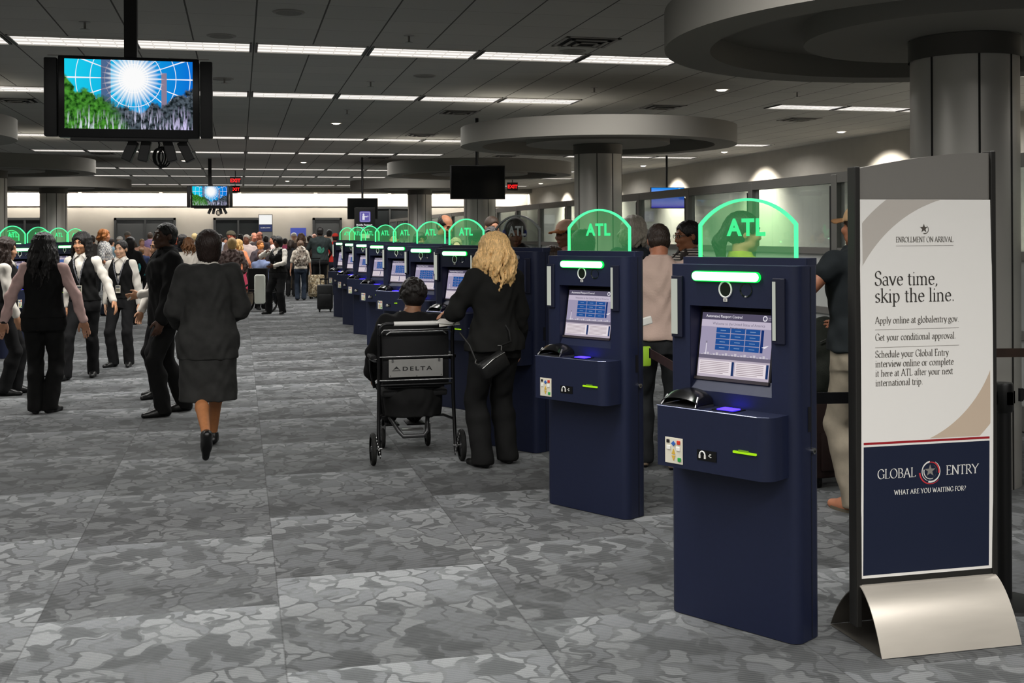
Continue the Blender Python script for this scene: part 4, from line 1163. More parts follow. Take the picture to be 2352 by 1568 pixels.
    mb = MB(); mb.lathe([(.0005, -.004), (.022, -.004), (.030, 0)], M('0d1611', .12, 0, 0, 30, 0, 300, .6), (0, 0, 0), 24, put(.082, fy - .003, 1.413)); mb.build('sensor', K)
    for x in (-.268, .234):
        mb = MB(); mb.box((x + .006, fy - .006, 1.333), (.056, .014, .265), M('15182a', .5), bev=.003); o = mb.build('side_light', K)
        dw = .030 if x < 0 else .013
        m2 = MB(); m2.box((x + .011 - dw / 2 if x < 0 else x - .013, fy - .0145, 1.333), (dw, .005, .238), E('d8dccf', .55) if lit else M('2c3147', .6)); m2.build('diffuser', o)
    # shelf
    s0 = (.015, fy - .062)
    mb = MB(); pl = [(-.275, fy + .004), (-.275, fy - .135), (-.268, fy - .142), (.22, fy - .142)]
    for i in range(9): t = R(-90 + 90 * i / 8); pl.append((.22 + .055 * math.cos(t), fy - .087 + .055 * math.sin(t)))
    pl.append((.275, fy + .004))
    mb.prism(pl, .667, .918, NAVY)
    sh = mb.build('shelf', K, 35)
    mb = MB(); mb.tube([(-.275, fy - .138, .919), (.22, fy - .1425, .919), (.262, fy - .12, .919)], .0022, M('8d93ad', .25, .6), 6); mb.build('edge_trim', sh)
    # fingerprint glass, passport reader
    mb = MB(); mb.box((.03, fy - .055, .920), (.11, .085, .004), BLK); fp = mb.build('fingerprint_reader', K)
    mb = MB(); mb.box((.03, fy - .055, .9235), (.075, .06, .003), E('2a1cff', 9.0) if lit else BLK); mb.build('reader_glass', fp)
    mb = MB()
    seg = 12; v = []; f = []
    prof = [(-.085 * math.cos(PI * i / seg), .012 + .062 * math.sin(PI * i / seg) ** .6) for i in range(seg + 1)]
    for yy, sc in ((-.135, .55), (-.10, .95), (-.03, 1.0), (-.004, .75)):
        for x, z in prof: v.append((-.165 + x * (1 if sc > .6 else 1.08), fy + yy, .918 + z * sc))
    n = seg + 1
    for j in range(3):
        for i in range(seg): f.append((j * n + i, j * n + i + 1, (j + 1) * n + i + 1, (j + 1) * n + i))
    f.append(tuple(3 * n + i for i in range(n)))
    mb.add(v, f, M('0d0d0e', .22, 0, 0, 30, 0, 300, .5)); mb.box((-.165, fy - .07, .9225), (.175, .13, .009), M('2f3033', .4))
    for sg in (1, -1): mb.tube([(-.165 + sg * .088, fy - .138, .925), (-.165 + sg * .078, fy - .105, .965)], .004, M('9a9a9c', .3, .8), 6)
    mb.build('passport_reader', K, 40)
    # keypad
    yk = fy - .1435
    mb = MB(); mb.box((-.183, yk, .737), (.090, .004, .108), M('d9d4c2', .5) if lit else M('9a978c', .5), bev=.0015); kp = mb.build('keypad', K)
    def btn(x, z, sx, sz, m, rot=0):
        b = MB(); T = Matrix.Translation((-.183 + x, yk - .004, .737 + z)) @ Matrix.Rotation(R(rot), 4, 'Y')
        b.box((0, 0, 0), (sx, .005, sz), m, T, bev=.0015); b.build('button', kp)
    btn(-.028, .038, .014, .014, M('231d1c', .5)); btn(0, .030, .016, .016, M('3462b0', .4), 45); btn(.026, .036, .016, .016, M('d23b22', .4))
    btn(-.025, .012, .019, .017, M('ecebe4', .5)); btn(.024, .010, .019, .017, M('ecebe4', .5)); btn(.030, -.035, .016, .016, M('2f9d45', .4))
    for s2 in (1, -1):
        b = MB(); b.add([(-.183 - .009, yk - .005, .737 - .017 + s2 * .003), (-.183 + .009, yk - .005, .737 - .017 + s2 * .003), (-.183, yk - .005, .737 - .017 + s2 * .025), (-.183 - .009, yk, .737 - .017 + s2 * .003), (-.183 + .009, yk, .737 - .017 + s2 * .003), (-.183, yk, .737 - .017 + s2 * .025)], [(0, 1, 2), (0, 1, 4, 3), (1, 2, 5, 4), (2, 0, 3, 5)], M('d3ab45', .4)); b.build('button', kp)
    mb = MB(); mb.box((-.018, yk, .737), (.094, .003, .042), BLK); jp = mb.build('headphone_panel', K)
    mb = MB()
    pts = [(-.038 + .013 * math.cos(t), yk - .003, .738 + .015 * math.sin(t)) for t in [R(a) for a in range(-10, 191, 20)]]
    mb.tube(pts, .003, M('e9e9e5', .5), 6); mb.box((-.051, yk - .003, .731), (.008, .003, .014), WHT); mb.box((-.025, yk - .003, .731), (.008, .003, .014), WHT)
    for i, (a, b) in enumerate(((0, 0), (.006, .006), (.007, -.005))): mb.box((-.004 + a, yk - .003, .738 + b), (.007, .003, .004), M('bdbdb8', .5), None)
    mb.build('headphone_symbol', jp)
    mb = MB(); mb.box((.165, yk - .002, .772), (.108, .010, .009), E('a6e01e', .9) if lit else M('6c6c6a', .4), bev=.002); mb.box((.16, yk - .003, .779), (.045, .007, .006), M('6f9d1a', .5)); o = mb.build('receipt_slot', K); o['label'] = 'glowing lime receipt slot' if lit else 'grey receipt slot'
    # acrylic dome
    yd = .045; hw = .244; zb, zs, zt = H0 + .030, 1.687, 1.797
    arcp = []
    rad = ((hw ** 2) + (zt - zs) ** 2) / (2 * (zt - zs)); cz_ = zt - rad; a0 = math.asin(hw / rad)
    for i in range(25): t = -a0 + 2 * a0 * i / 24; arcp.append((rad * math.sin(t), cz_ + rad * math.cos(t)))
    pts = [(-hw, zb)] + arcp + [(hw, zb)]
    mb = MB(); mb.quad([(x * .97, yd, zb + (z - zb) * .985) for x, z in pts], ACR if lit else ACR_OFF); dm = mb.build('dome', K)
    # edge band
    v = []; n = len(pts)
    inner = [(x * .945, zb + (z - zb) * .955) for x, z in pts]; inner[0] = (-hw * .945, zb); inner[-1] = (hw * .945, zb)
    for yy in (yd - .006, yd + .006): v += [(x, yy, z) for x, z in pts] + [(x, yy, z) for x, z in inner]
    f = []
    for i in range(n - 1):
        f += [(i, i + 1, n + i + 1, n + i), (2 * n + i, 3 * n + i, 3 * n + i + 1, 2 * n + i + 1), (i, 2 * n + i, 2 * n + i + 1, i + 1), (n + i, n + i + 1, 3 * n + i + 1, 3 * n + i)]
    mb = MB(); mb.add(v, f, GREEN_E if lit else EDGE_OFF); mb.build('lit_edge' if lit else 'edge', dm)
    mb = MB(); mb.mesh(text_mesh('ATL', .098, 'CENTER', .004, space=1.12), LETTER if lit else M('7f8583', .5), put(0, yd - .004, 1.640, None, 1.0, 1.0)); mb.build('lettering', dm)
    return K
knames = ['nearest blue passport kiosk of the right-hand row, wholly in view, green dome', 'second blue passport kiosk of the right-hand row, just behind the nearest', 'unlit blue kiosk with grey dome behind the blonde person', 'fourth kiosk of the right-hand row, green dome, partly behind the wheelchair user', 'fifth kiosk of the right-hand row, green dome', 'sixth kiosk of the right-hand row, green dome', 'seventh kiosk of the right-hand row, green dome', 'eighth kiosk of the right-hand row, green dome', 'ninth kiosk of the right-hand row, green dome', 'farthest kiosk of the right-hand row, next to the black suitcase']
kp0 = kiosk('passport_kiosk', knames[0]); koff = kiosk('passport_kiosk', knames[2], False)
KX = 2.065
def place_k(o, x, y, rz): o.location = (x, y, 0); o.rotation_euler = (0, 0, R(rz))
# the face centre sits half the depth in front of the body's middle
def kc(y): return (KX + .005, y)
for i in range(10):
    if i == 2: o = koff
    elif i == 0: o = kp0
    else: o = copy_tree(kp0)
    o['label'] = knames[i]
    place_k(o, 2.063, 4.432 + 2.045 * i, -58.06)
for i, l in enumerate(('nearest kiosk of the left-hand row, its dome at the left picture edge', 'second kiosk of the left-hand row, dome above the person with pink sleeves', 'third kiosk of the left-hand row, green bar beside the dark long-haired heads', 'fourth kiosk of the left-hand row, dome behind the long-haired attendant')):
    o = copy_tree(kp0); o['label'] = l; place_k(o, -3.0, 16.75 + 2.05 * i, 58.06)
for i, l in enumerate(('kiosk farther left whose small dome shows through the first left dome', 'kiosk farther left whose small dome shows through the second left dome')):
    o = copy_tree(kp0); o['label'] = l; place_k(o, -5.05, 28.2 + 1.0 * i if i == 0 else 30.6, 58.06); o.location.x = (-5.1, -4.75)[i]

# ------------------------------------------------------------------ sign stand beside the nearest kiosk
def sign_stand():
    w = .635; xc = 2.714
    s = thing('sign_stand', (xc, 4.085, 0), 0, 'tall white and navy enrollment sign stand beside the nearest kiosk', 'sign')
    DG = M('4b4a47', .5); FRM = M('2a2927', .45, .2)
    mb = MB(); mb.box((0, .03, .98), (w - .03, .02, 1.6), DG); mb.build('back_panel', s)
    mb = MB(); n = 17       # head panel with a rising curved edge
    top = [(-w / 2 + .014 + (w - .028) * i / 16, 1.905 + .070 * math.sin(i / 16 * PI * .5)) for i in range(n)]
    v = [(x, .004, z) for x, z in top] + [(x, .004, 1.782) for x, z in top] + [(x, .05, z) for x, z in top] + [(x, .05, 1.782) for x, z in top]
    f = []
    for i in range(16): f += [(i, i + 1, n + i + 1, n + i), (2 * n + i, 3 * n + i, 3 * n + i + 1, 2 * n + i + 1), (i, 2 * n + i, 2 * n + i + 1, i + 1)]
    mb.add(v, f, M('7d7a75', .5)); mb.build('head_panel', s)
    for sg, zt in ((-1, 1.912), (1, 1.982)):
        mb = MB(); mb.box((sg * (w / 2 - .006), .02, .07 + (zt - .07) / 2), (.024, .06, zt - .07), FRM, bev=.004); mb.build('upright', s)
    mb = MB(); mb.box((0, .012, .25), (w - .03, .03, .028), FRM); mb.build('lower_rail', s)
    pw = .604; pz0, pz1 = .262, 1.781
    def bow(x, z, e=0.0):
        return (x, -.004 - e - .010 * math.sin(max(0, (z - pz0) / (pz1 - pz0)) * PI), z)
    mb = MB()
    def patch(x0, x1, za, zb, m, e, nx=8, nz=16):
        v = [bow(x0 + (x1 - x0) * i / nx, za + (zb - za) * j / nz, e) for j in range(nz + 1) for i in range(nx + 1)]
        mb.add(v, [(j * (nx + 1) + i, j * (nx + 1) + i + 1, (j + 1) * (nx + 1) + i + 1, (j + 1) * (nx + 1) + i) for j in range(nz) for i in range(nx)], m)
    PAPER = M('f4f1ec', .42); NV = M('1b2238', .45); RED = M('a02029', .5); TAN = M('cfbba6', .5); GRY = M('c4bdb5', .5)
    patch(-pw / 2, pw / 2, pz0, pz1, PAPER, 0, 10, 24)
    def sweep(cx, cz, r0, r1, m, e, zlo, zhi, sg):
        N = 60
        for j in range(N):
            za, zb = zlo + (zhi - zlo) * j / N, zlo + (zhi - zlo) * (j + 1) / N
            q = []
            for z, r in ((za, r0), (za, r1), (zb, r1), (zb, r0)):
                d = r * r - (z - cz) ** 2
                q.append(min(max(cx + sg * (math.sqrt(d) if d > 0 else 0), -pw / 2 + .012), pw / 2 - .014))
            if max(q) - min(q) < 1e-4: continue
            mb.add([bow(q[0], za, e), bow(q[1], za, e), bow(q[2], zb, e), bow(q[3], zb, e)], [(0, 1, 2, 3)], m)
    sweep(.22, 1.20, .60, .705, GRY, .0006, 1.40, 1.780, -1)
    sweep(-.18, 1.29, .513, .635, TAN, .0006, .812, 1.10, 1)
    patch(-pw / 2 + .010, pw / 2 - .018, .7985, .8075, RED, .0008, 8, 1)
    patch(-pw / 2 + .010, pw / 2 - .018, pz0 + .012, .790, NV, .0008, 10, 12)
    INK = M('3a3632', .5); INK2 = M('57514a', .5); LT = M('e9e7e2', .5)
    def pl(x, z): return bow(x, z, .0018)
    XL = -.239
    roman(mb, 'ENROLLMENT ON ARRIVAL', -.140, 1.609, .021, INK2, pl, .263, .8)
    roman(mb, 'Save time,', XL, 1.436, .056, INK, pl, .288, .72)
    roman(mb, 'skip the line.', XL, 1.368, .056, INK, pl, .364, .72)
    for t, z, wd in (('Apply online at globalentry.gov.', 1.283, .382), ('Get your conditional approval.', 1.215, .367), ('Schedule your Global Entry', 1.147, .334), ('interview online or complete', 1.109, .356), ('it here at ATL after your next', 1.071, .353), ('international trip.', 1.033, .214)):
        roman(mb, t, XL, z, .027, INK2, pl, wd, .78)
    for x0, x1, z in ((-.140, .123, 1.594), (XL, .143, 1.258), (XL, .143, 1.187)): patch(x0, x1, z - .0007, z + .0007, M('8f8a84', .5), .0014, 4, 1)
    roman(mb, 'GLOBAL', -.232, .660, .037, LT, pl, .174, .85)
    roman(mb, 'ENTRY', .080, .660, .037, LT, pl, .152, .85)
    roman(mb, 'WHAT ARE YOU WAITING FOR?', -.156, .592, .0185, LT, pl, .330, 1.15, .06)
    def star(cx, cz, r, m, e):
        p = [(cx + (r if i % 2 == 0 else r * .40) * math.sin(i * PI / 5), cz + (r if i % 2 == 0 else r * .40) * math.cos(i * PI / 5)) for i in range(10)]
        v = [bow(cx, cz, e)] + [bow(x, z, e) for x, z in p]
        mb.add(v, [(0, 1 + i, 1 + (i + 1) % 10) for i in range(10)], m)
    def ring(cx, cz, r, a0, a1, w0, w1, m, e, sq=1.0):
        N = 30; L = []; Q = []
        for i in range(N + 1):
            a = R(a0 + (a1 - a0) * i / N); wd = w0 + (w1 - w0) * i / N
            L.append(bow(cx + (r + wd / 2) * math.cos(a) * sq, cz + (r + wd / 2) * math.sin(a), e)); Q.append(bow(cx + (r - wd / 2) * math.cos(a) * sq, cz + (r - wd / 2) * math.sin(a), e))
        mb.add(L + Q, [(i, i + 1, N + 2 + i, N + 1 + i) for i in range(N)], m)
    star(-.012, 1.664, .019, INK2, .0016); ring(-.008, 1.660, .017, -110, 60, .004, .001, INK2, .0015)
    RD = M('cf3a42', .45); c = (.010, .678)
    star(c[0] - .003, c[1] + .003, .026, M('8b8781', .45), .0022)
    ring(*c, .0275, 200, 330, .0012, .001, M('6d6a66', .5), .0016); ring(*c, .0275, -10, 60, .0012, .001, M('6d6a66', .5), .0016)
    ring(*c, .031, 165, 290, .0045, .002, LT, .0018); ring(*c, .0395, 96, 250, .007, .0015, LT, .0019); ring(*c, .0425, -105, 62, .008, .0015, LT, .0019)
    ring(*c, .0375, -12, 100, .008, .0025, RD, .0021); ring(*c, .0505, 185, 318, .007, .0015, RD, .002)
    mb.build('poster', s, None)
    # sheet metal feet
    FT = M('e2dace', .32, .5, .05, 3, stretch=(1, 12, 1)); FB = M('6f6b65', .4, .6)
    def foot(sg, mat, ext, z1, wd):
        m2 = MB(); N = 14; v = []
        for th in (0, .004):
            for i in range(N + 1):
                t = i / N; y = -.006 * sg - sg * ext * (math.sin(t * PI / 2) * .25 + t * .75) ; z = z1 * (1 - t ** 1.55) + .003
                y -= 0; z = z - th
                for x in (-wd / 2, wd / 2): v.append((x, y + th * .5 * sg, max(z, .002)))
        k = 2 * (N + 1); f = []
        for i in range(N):
            f += [(2 * i, 2 * i + 1, 2 * i + 3, 2 * i + 2), (k + 2 * i, k + 2 * i + 2, k + 2 * i + 3, k + 2 * i + 1), (2 * i, 2 * i + 2, k + 2 * i + 2, k + 2 * i), (2 * i + 1, k + 2 * i + 1, k + 2 * i + 3, 2 * i + 3)]
        m2.add(v, f, mat); return m2
    o = foot(1, FT, .165, .236, .622).build('front_foot', s, 30); o['label'] = 'curved brushed metal front foot'
    o = foot(-1, FB, .235, .22, .60).build('rear_foot', s, 30)
    mb = MB(); mb.quad([(-.31, -.16, .004), (.31, -.16, .004), (.31, .23, .004), (-.31, .23, .004)], FB); mb.build('base_plate', s)
sign_stand()

# ------------------------------------------------------------------ hanging displays
def tv_picture(seed):
    m, nt, p, o = new_mat('television_picture'); nt.nodes.remove(p); L = nt.links
    tc = node(nt, 'TexCoord'); sep = node(nt, 'SeparateXYZ'); L.new(tc.outputs['Object'], sep.inputs[0])
    x, z = sep.outputs[0], sep.outputs[2]       # x -.47...47, z -.27...27
    def noise(sx, sz, sc, det=3.0):
        mp = node(nt, 'Mapping'); mp.inputs['Scale'].default_value = (sx, 1, sz); mp.inputs['Location'].default_value = (seed, 0, seed * 2.1); L.new(tc.outputs['Object'], mp.inputs[0])
        n = node(nt, 'TexNoise', i_Scale=sc, i_Detail=det); L.new(mp.outputs[0], n.inputs['Vector']); return n.outputs[0]
    def th(v, a, b):
        n = node(nt, 'MapRange', i_1=a, i_2=b); L.new(v, n.inputs[0]); return n.outputs[0]
    gx = math_n(nt, 'MULTIPLY', math_n(nt, 'ADD', x, .47), 1.06)
    sky = mix_n(nt, gx, rgb('19d2f0'), rgb('0a6fd8'))
    dx, dz = math_n(nt, 'SUBTRACT', x, .03), math_n(nt, 'SUBTRACT', z, .14)
    rad = math_n(nt, 'SQRT', math_n(nt, 'ADD', math_n(nt, 'MULTIPLY', dx, dx), math_n(nt, 'MULTIPLY', dz, dz)))
    ang = math_n(nt, 'ARCTAN2', dz, dx)
    spoke = th(math_n(nt, 'ABSOLUTE', math_n(nt, 'SINE', math_n(nt, 'MULTIPLY', ang, 9))), .14, .08)
    rim = th(math_n(nt, 'ABSOLUTE', math_n(nt, 'SINE', math_n(nt, 'MULTIPLY', rad, 30))), .10, .05)
    c = mix_n(nt, math_n(nt, 'MAXIMUM', spoke, rim), sky, rgb('f4f6ff'))
    tower = math_n(nt, 'MULTIPLY', math_n(nt, 'LESS_THAN', math_n(nt, 'ABSOLUTE', math_n(nt, 'ADD', x, .17)), .035), th(z, -.2, -.05))
    c = mix_n(nt, math_n(nt, 'MULTIPLY', tower, .8), c, rgb('56406a'))
    tower2 = math_n(nt, 'MULTIPLY', math_n(nt, 'LESS_THAN', math_n(nt, 'ABSOLUTE', math_n(nt, 'SUBTRACT', x, .255)), .02), th(z, .19, .18))
    c = mix_n(nt, tower2, c, rgb('8d7f95'))
    burst = th(math_n(nt, 'ADD', rad, math_n(nt, 'MULTIPLY', math_n(nt, 'ABSOLUTE', math_n(nt, 'SINE', math_n(nt, 'MULTIPLY', ang, 17))), .06)), .24, .13)
    c = mix_n(nt, burst, c, rgb('ffffff'))
    # trees
    edge = math_n(nt, 'ADD', math_n(nt, 'MULTIPLY', noise(7, 7, 1.0, 5), .34), math_n(nt, 'MULTIPLY', math_n(nt, 'SUBTRACT', math_n(nt, 'POWER', math_n(nt, 'ABSOLUTE', math_n(nt, 'SUBTRACT', x, .06)), 1.5), .25), .62))
    tree = th(math_n(nt, 'SUBTRACT', edge, math_n(nt, 'ADD', z, .02)), .07, .10)
    left = th(math_n(nt, 'ADD', x, math_n(nt, 'MULTIPLY', z, .6)), -.12, -.22)
    leaf = mix_n(nt, th(noise(30, 30, 1.0), .35, .65), rgb('123a10'), rgb('4f9a35'))
    dleaf = mix_n(nt, th(noise(34, 34, 1.0), .4, .62), rgb('151d20'), rgb('55606a'))
    c = mix_n(nt, tree, c, mix_n(nt, left, dleaf, leaf))
    sp = th(noise(60, 9, 1.0, 3), .50, .60); up = th(math_n(nt, 'ADD', z, math_n(nt, 'MULTIPLY', noise(9, .1, 1.0), .30)), .06, -.10)
    c = mix_n(nt, math_n(nt, 'MULTIPLY', sp, up), c, mix_n(nt, th(x, -.3, .4), rgb('dfe8f2'), rgb('dcd2ff')))
    e = node(nt, 'Emission'); L.new(c, e.inputs[0]); e.inputs[1].default_value = 0.85
    L.new(e.outputs[0], o.inputs[0]); return m
TVB = M('0c0c0d', .3); TVG = M('161616', .5)
def television(name, loc, label, seed):
    t = thing(name, loc, 0, label, 'television', 'hanging televisions')
    mb = MB(); mb.box((0, .02, 0), (1.035, .09, .60), TVB, bev=.012); mb.build('housing', t, 30)
    mb = MB(); mb.quad([(-.468, -.0285, -.235), (.468, -.0285, -.235), (.468, -.0285, .275), (-.468, -.0285, .275)], tv_picture(seed)); mb.build('screen', t)
    for sg in (-1, 1):
        mb = MB(); mb.box((sg * .570, .02, -.005), (.095, .085, .575), TVG, bev=.01); mb.build('loudspeaker', t, 30)
    mb = MB()
    for z in (-.306,): mb.box((0, .02, z), (.86, .07, .03), TVG, bev=.004)
    for sg in (-1, 1): mb.box((sg * .44, .0, .301), (.30, .02, .006), M('7a7672', .4, .5))
    mb.build('bottom_bar', t)
    mb = MB(); mb.box((0, .115, (CEIL - loc[2]) / 2 + .0), (.095, .095, CEIL - loc[2]), M('141312', .5)); mb.box((0, .09, .05), (.40, .06, .30), M('1a1a1a', .5)); mb.build('pole', t)
    mb = MB()
    for a, b, tl in ((-.20, .10, 24), (-.09, .15, 12), (.10, .14, -14), (.22, .10, -26)):
        T = Matrix.Translation((a + .19, .12, -.385)) @ Matrix.Rotation(R(tl), 4, 'Y'); mb.box((0, 0, 0), (.075, .12, .16), M('191919', .5), T, bev=.006)
    mb.build('mount_bracket', t)
    mb = MB()
    for i in range(5):
        cx, r = .20 + .012 * i, .05 + .006 * (i % 3); mb.tube([(cx + r * .75 * math.cos(q), .09 + .012 * i, -.43 + r * 1.25 * math.sin(q)) for q in [2 * PI * j / 20 for j in range(20)]], .006, M('0b0b0b', .5), 6, closed=True)
    mb.tube([(.20, .10, -.30), (.21, .09, -.34), (.20, .1, -.38)], .007, BLK, 6)
    mb.build('cable_loop', t, 60)
    t.scale = (.95, 1, .985)
    return t
tv = television('hanging_television', (-.775, 8.70, 2.658), 'large hanging television showing a ferris wheel and fountains, upper left', 3.0)
tv2 = television('hanging_television', (-.757, 31.0, 2.675), 'small distant hanging television over the queue, same fountain scene', 3.3)
def panel_tv(name, loc, w, h, label, mat, pole=.03):
    t = thing(name, loc, 0, label, 'screen')
    mb = MB(); mb.box((0, .02, 0), (w, .06, h), BLK, bev=.006); mb.build('housing', t, 30)
    mb = MB(); mb.quad([(-w / 2 + .015, -.0115, -h / 2 + .02), (w / 2 - .015, -.0115, -h / 2 + .02), (w / 2 - .015, -.0115, h / 2 - .015), (-w / 2 + .015, -.0115, h / 2 - .015)], mat); mb.build('display', t)
    mb = MB(); mb.cyl((0, .06, 0), (0, .06, CEIL - loc[2]), pole, BLK, 14); mb.build('pole', t, 40)
    return t
DKS = M('070808', .12, 0, 0, 30, 0, 300, .5)
panel_tv('hanging_screen', (4.10, 19.58, 2.565), .985, .60, 'switched-off black hanging screen right of the picture centre', DKS)
panel_tv('hanging_screen', (3.18, 30.1, 2.34), .80, .56, 'small black hanging screen behind the passport control sign', DKS)
def blue_mat():
    m, nt, p, o = new_mat('blue_display'); nt.nodes.remove(p); L = nt.links
    tc = node(nt, 'TexCoord'); sep = node(nt, 'SeparateXYZ'); L.new(tc.outputs['Object'], sep.inputs[0])
    w = node(nt, 'TexWave', wave_type='BANDS', bands_direction='Z', i_Scale=1.2); w.inputs['Distortion'].default_value = 1.5; L.new(tc.outputs['Object'], w.inputs['Vector'])
    f = node(nt, 'MapRange', i_1=-.26, i_2=.2); L.new(sep.outputs[2], f.inputs[0])
    c = mix_n(nt, f.outputs[0], rgb('3a2fe0'), rgb('1488e8')); c = mix_n(nt, math_n(nt, 'MULTIPLY', w.outputs[1], .35), c, rgb('a9b4ff'))
    e = node(nt, 'Emission'); L.new(c, e.inputs[0]); e.inputs[1].default_value = .85; L.new(e.outputs[0], o.inputs[0]); return m
b = panel_tv('hanging_screen', (11.0, 28.1, 2.58), .95, .56, 'bright blue hanging screen behind the glass partition', blue_mat())
mb = MB(); mb.lathe([(.05, 0), (.06, 0)], E('bfe4ff', .9), (0, 0, 0), 20, put(.33, -.013, .19)); mb.tube([(.29, -.013, .17), (.33, -.013, .215), (.37, -.013, .17)], .008, E('e6f4ff', 1), 6); mb.build('emblem', b)
# totem of the mobile passport lane
t = thing('passport_sign', (2.80, 26.05, 0), 0, 'black totem sign with purple phone pictogram behind the kiosk row', 'sign')
mb = MB(); mb.box((0, 0, 1.15), (.46, .08, 2.24), M('131313', .5), bev=.006); mb.box((0, 0, .02), (.6, .4, .03), BLK); mb.build('panel', t)
mb = MB(); y = -.0415
mb.prism(round_rect(.25, .25, .03), 0, .002, E('7d74c8', .55), Matrix.Translation((0, y + .001, 2.06)) @ Matrix.Rotation(PI / 2, 4, 'X')); 
o = mb.build('pictogram', t); m2 = MB()
for a, bb in ((.19, .006),):
    for sx, sz, wx, wz in ((0, .1, .20, .007), (0, -.1, .20, .007), (.1, 0, .007, .20), (-.1, 0, .007, .20)): m2.box((sx, y - .004, 2.06 + sz), (wx, .002, wz), E('d9d4f0', .7))
m2.box((-.035, y - .004, 2.035), (.055, .002, .10), E('e8e6f4', .8)); m2.ball((-.035, y - .003, 2.11), (.022, .002, .026), E('e8e6f4', .8), 12, 6); m2.box((.02, y - .004, 2.06), (.06, .002, .02), E('e8e6f4', .8)); m2.box((.065, y - .004, 2.085), (.012, .002, .012), E('e8e6f4', .8)); m2.box((.065, y - .004, 2.06), (.03, .002, .008), E('e8e6f4', .8))
m2.build('figure', o)
mb = MB(); W8 = E('e9e9e9', .7)
mb.mesh(text_mesh('Mobile Passport', .056, 'LEFT', .0018), W8, put(-.20, y - .001, 1.855)); mb.mesh(text_mesh('Control', .056, 'LEFT', .0018), W8, put(-.20, y - .001, 1.80)); mb.mesh(text_mesh('Control de Pasaporte Movil', .026, 'LEFT', .0008), W8, put(-.20, y - .001, 1.75)); mb.build('lettering', t)
mb = MB(); mb.box((0, y - .002, 1.62), (.2, .003, .10), M('d8d6d0', .5)); mb.build('notice', t)
# distant enrollment sign
t = thing('sign_stand', (-.0, 40.3, 0), 0, 'distant white and navy sign stand against the far wall', 'sign'); t.location = (at_depth(610, 540, 41)[0], at_depth(610, 540, 41)[1], 0)
mb = MB(); mb.box((0, .03, 1.2), (.50, .05, 2.4), M('2a2927', .45)); mb.build('frame', t)
mb = MB(); mb.quad([(-.23, 0, 2.04), (.23, 0, 2.04), (.23, 0, 2.38), (-.23, 0, 2.38)], E('f2f2f0', .9)); mb.quad([(-.23, 0, 1.78), (.23, 0, 1.78), (.23, 0, 2.03), (-.23, 0, 2.03)], M('1f2a52', .5))
mb.mesh(text_mesh('GLOBAL ENTRY', .05), M('e6e4de', .5), put(0, -.002, 1.90)); mb.quad([(-.23, 0, .1), (.23, 0, .1), (.23, 0, 1.76), (-.23, 0, 1.76)], M('5d5c58', .5)); mb.build('poster', t)
t = thing('wall_sign', (2.53, 50.9, 1.78), 0, 'plain blue panel low on the far wall behind the queue', 'sign'); mb = MB(); mb.box((0, 0, 0), (.68, .03, .36), M('4a58b8', .5)); mb.build('panel', t)
# exit signs
for (x, y, z), l in (((-.12, 37.0, 3.39), 'upper red exit sign beside the small television'), ((-.145, 43.2, 3.36), 'lower red exit sign beside the small television'), ((8.3, 34.4, 3.13), 'red exit sign right of the black hanging screen')):
    t = thing('exit_sign', (x, y, z), 0, l, 'sign', 'exit signs')
    mb = MB(); mb.box((0, 0, 0), (.34, .06, .25), BLK); mb.build('housing', t)
    mb = MB(); mb.mesh(text_mesh('EXIT', .155, 'CENTER', .003), E('ff1a1a', 2.4), put(0, -.032, -.055)); mb.build('lettering', t)
    mb = MB(); mb.cyl((0, 0, .12), (0, 0, CEIL - z), .012, BLK, 8); mb.build('stem', t)

# ------------------------------------------------------------------ people near the camera
BLACK = cloth('161616'); BLACK2 = cloth('1d1d1e'); CHAR = cloth('2f2f2e', .18); WHITE = cloth('d8d2c8', .05); PINKW = cloth('c9a9a3', .10); SHOE = M('0d0d0d', .35, 0, 0, 30, 0, 300, .5)
H_BLK = hairm('120e0d'); H_BRN = hairm('2a1a13'); H_BLD = hairm('d9b077', .45); LANY = M('6a6a6e', .5, 0, .8, 90)
def vest_person(P, hair, length, seed, hm=None, shirt=WHITE, front=True, lany=True, **kw):
    P.top('shirt', shirt, .010, 1.0, 1.48, 1.0, puff=1.04, cuff=.004, neck=np.array((.056, .07, .075)) * P.k)
    P.collar(shirt)
    P.top('vest', BLACK, .021, .92, 1.45, 0, open_arm=True, vneck=.30 if front else None, neck=np.array((.08, .085, .085)) * P.k)
    P.trousers(kw.get('tr', BLACK2), wide=kw.get('wide', 1.0))
    P.shoes(SHOE)
    P.hair(hair, hm or H_BLK, length, seed, front=kw.get('hfront', False), vol=kw.get('vol', 1.0))
    if lany: P.lanyard(LANY)

def pos(x, D):
    d = ray(x, PY); return (d[0] * D, d[1] * D)

# walking away in a skirt suit
def P_jacket():
    P = Person('person', pos(476, 8.62), 184, 1.69, True, 'person in charcoal jacket and skirt with short dark hair, walking away from the camera', res=.0075, skin_c='b0744a', fat=1.18,
        hipz=.835, feet={1: (.03, .36, .115, 4, 58), -1: (-.05, -.30, 0, -4)}, hands={1: (.19, -.28, 1.0), -1: (-.18, -.30, 1.04)}, poles={1: (.45, 1, -.2), -1: (-.45, 1, -.25)}, lean=(-.01, -.06), head=(4, -4))
    P.top('blouse', WHITE, .012, 1.2, 1.505, 0, neck=np.array((.05, .06, .05)))
    P.collar(WHITE)
    P.skirt(CHAR, .40, 1.02, .02)
    P.top('jacket', CHAR, .034, .74, 1.462, 1.0, flare=.012, cuff=.012, puff=1.12, neck=np.array((.066, .075, .075)))
    P.shoes(SHOE); P.hair('bob', hairm('241712'), .1, 3, vol=.95)
P_jacket()
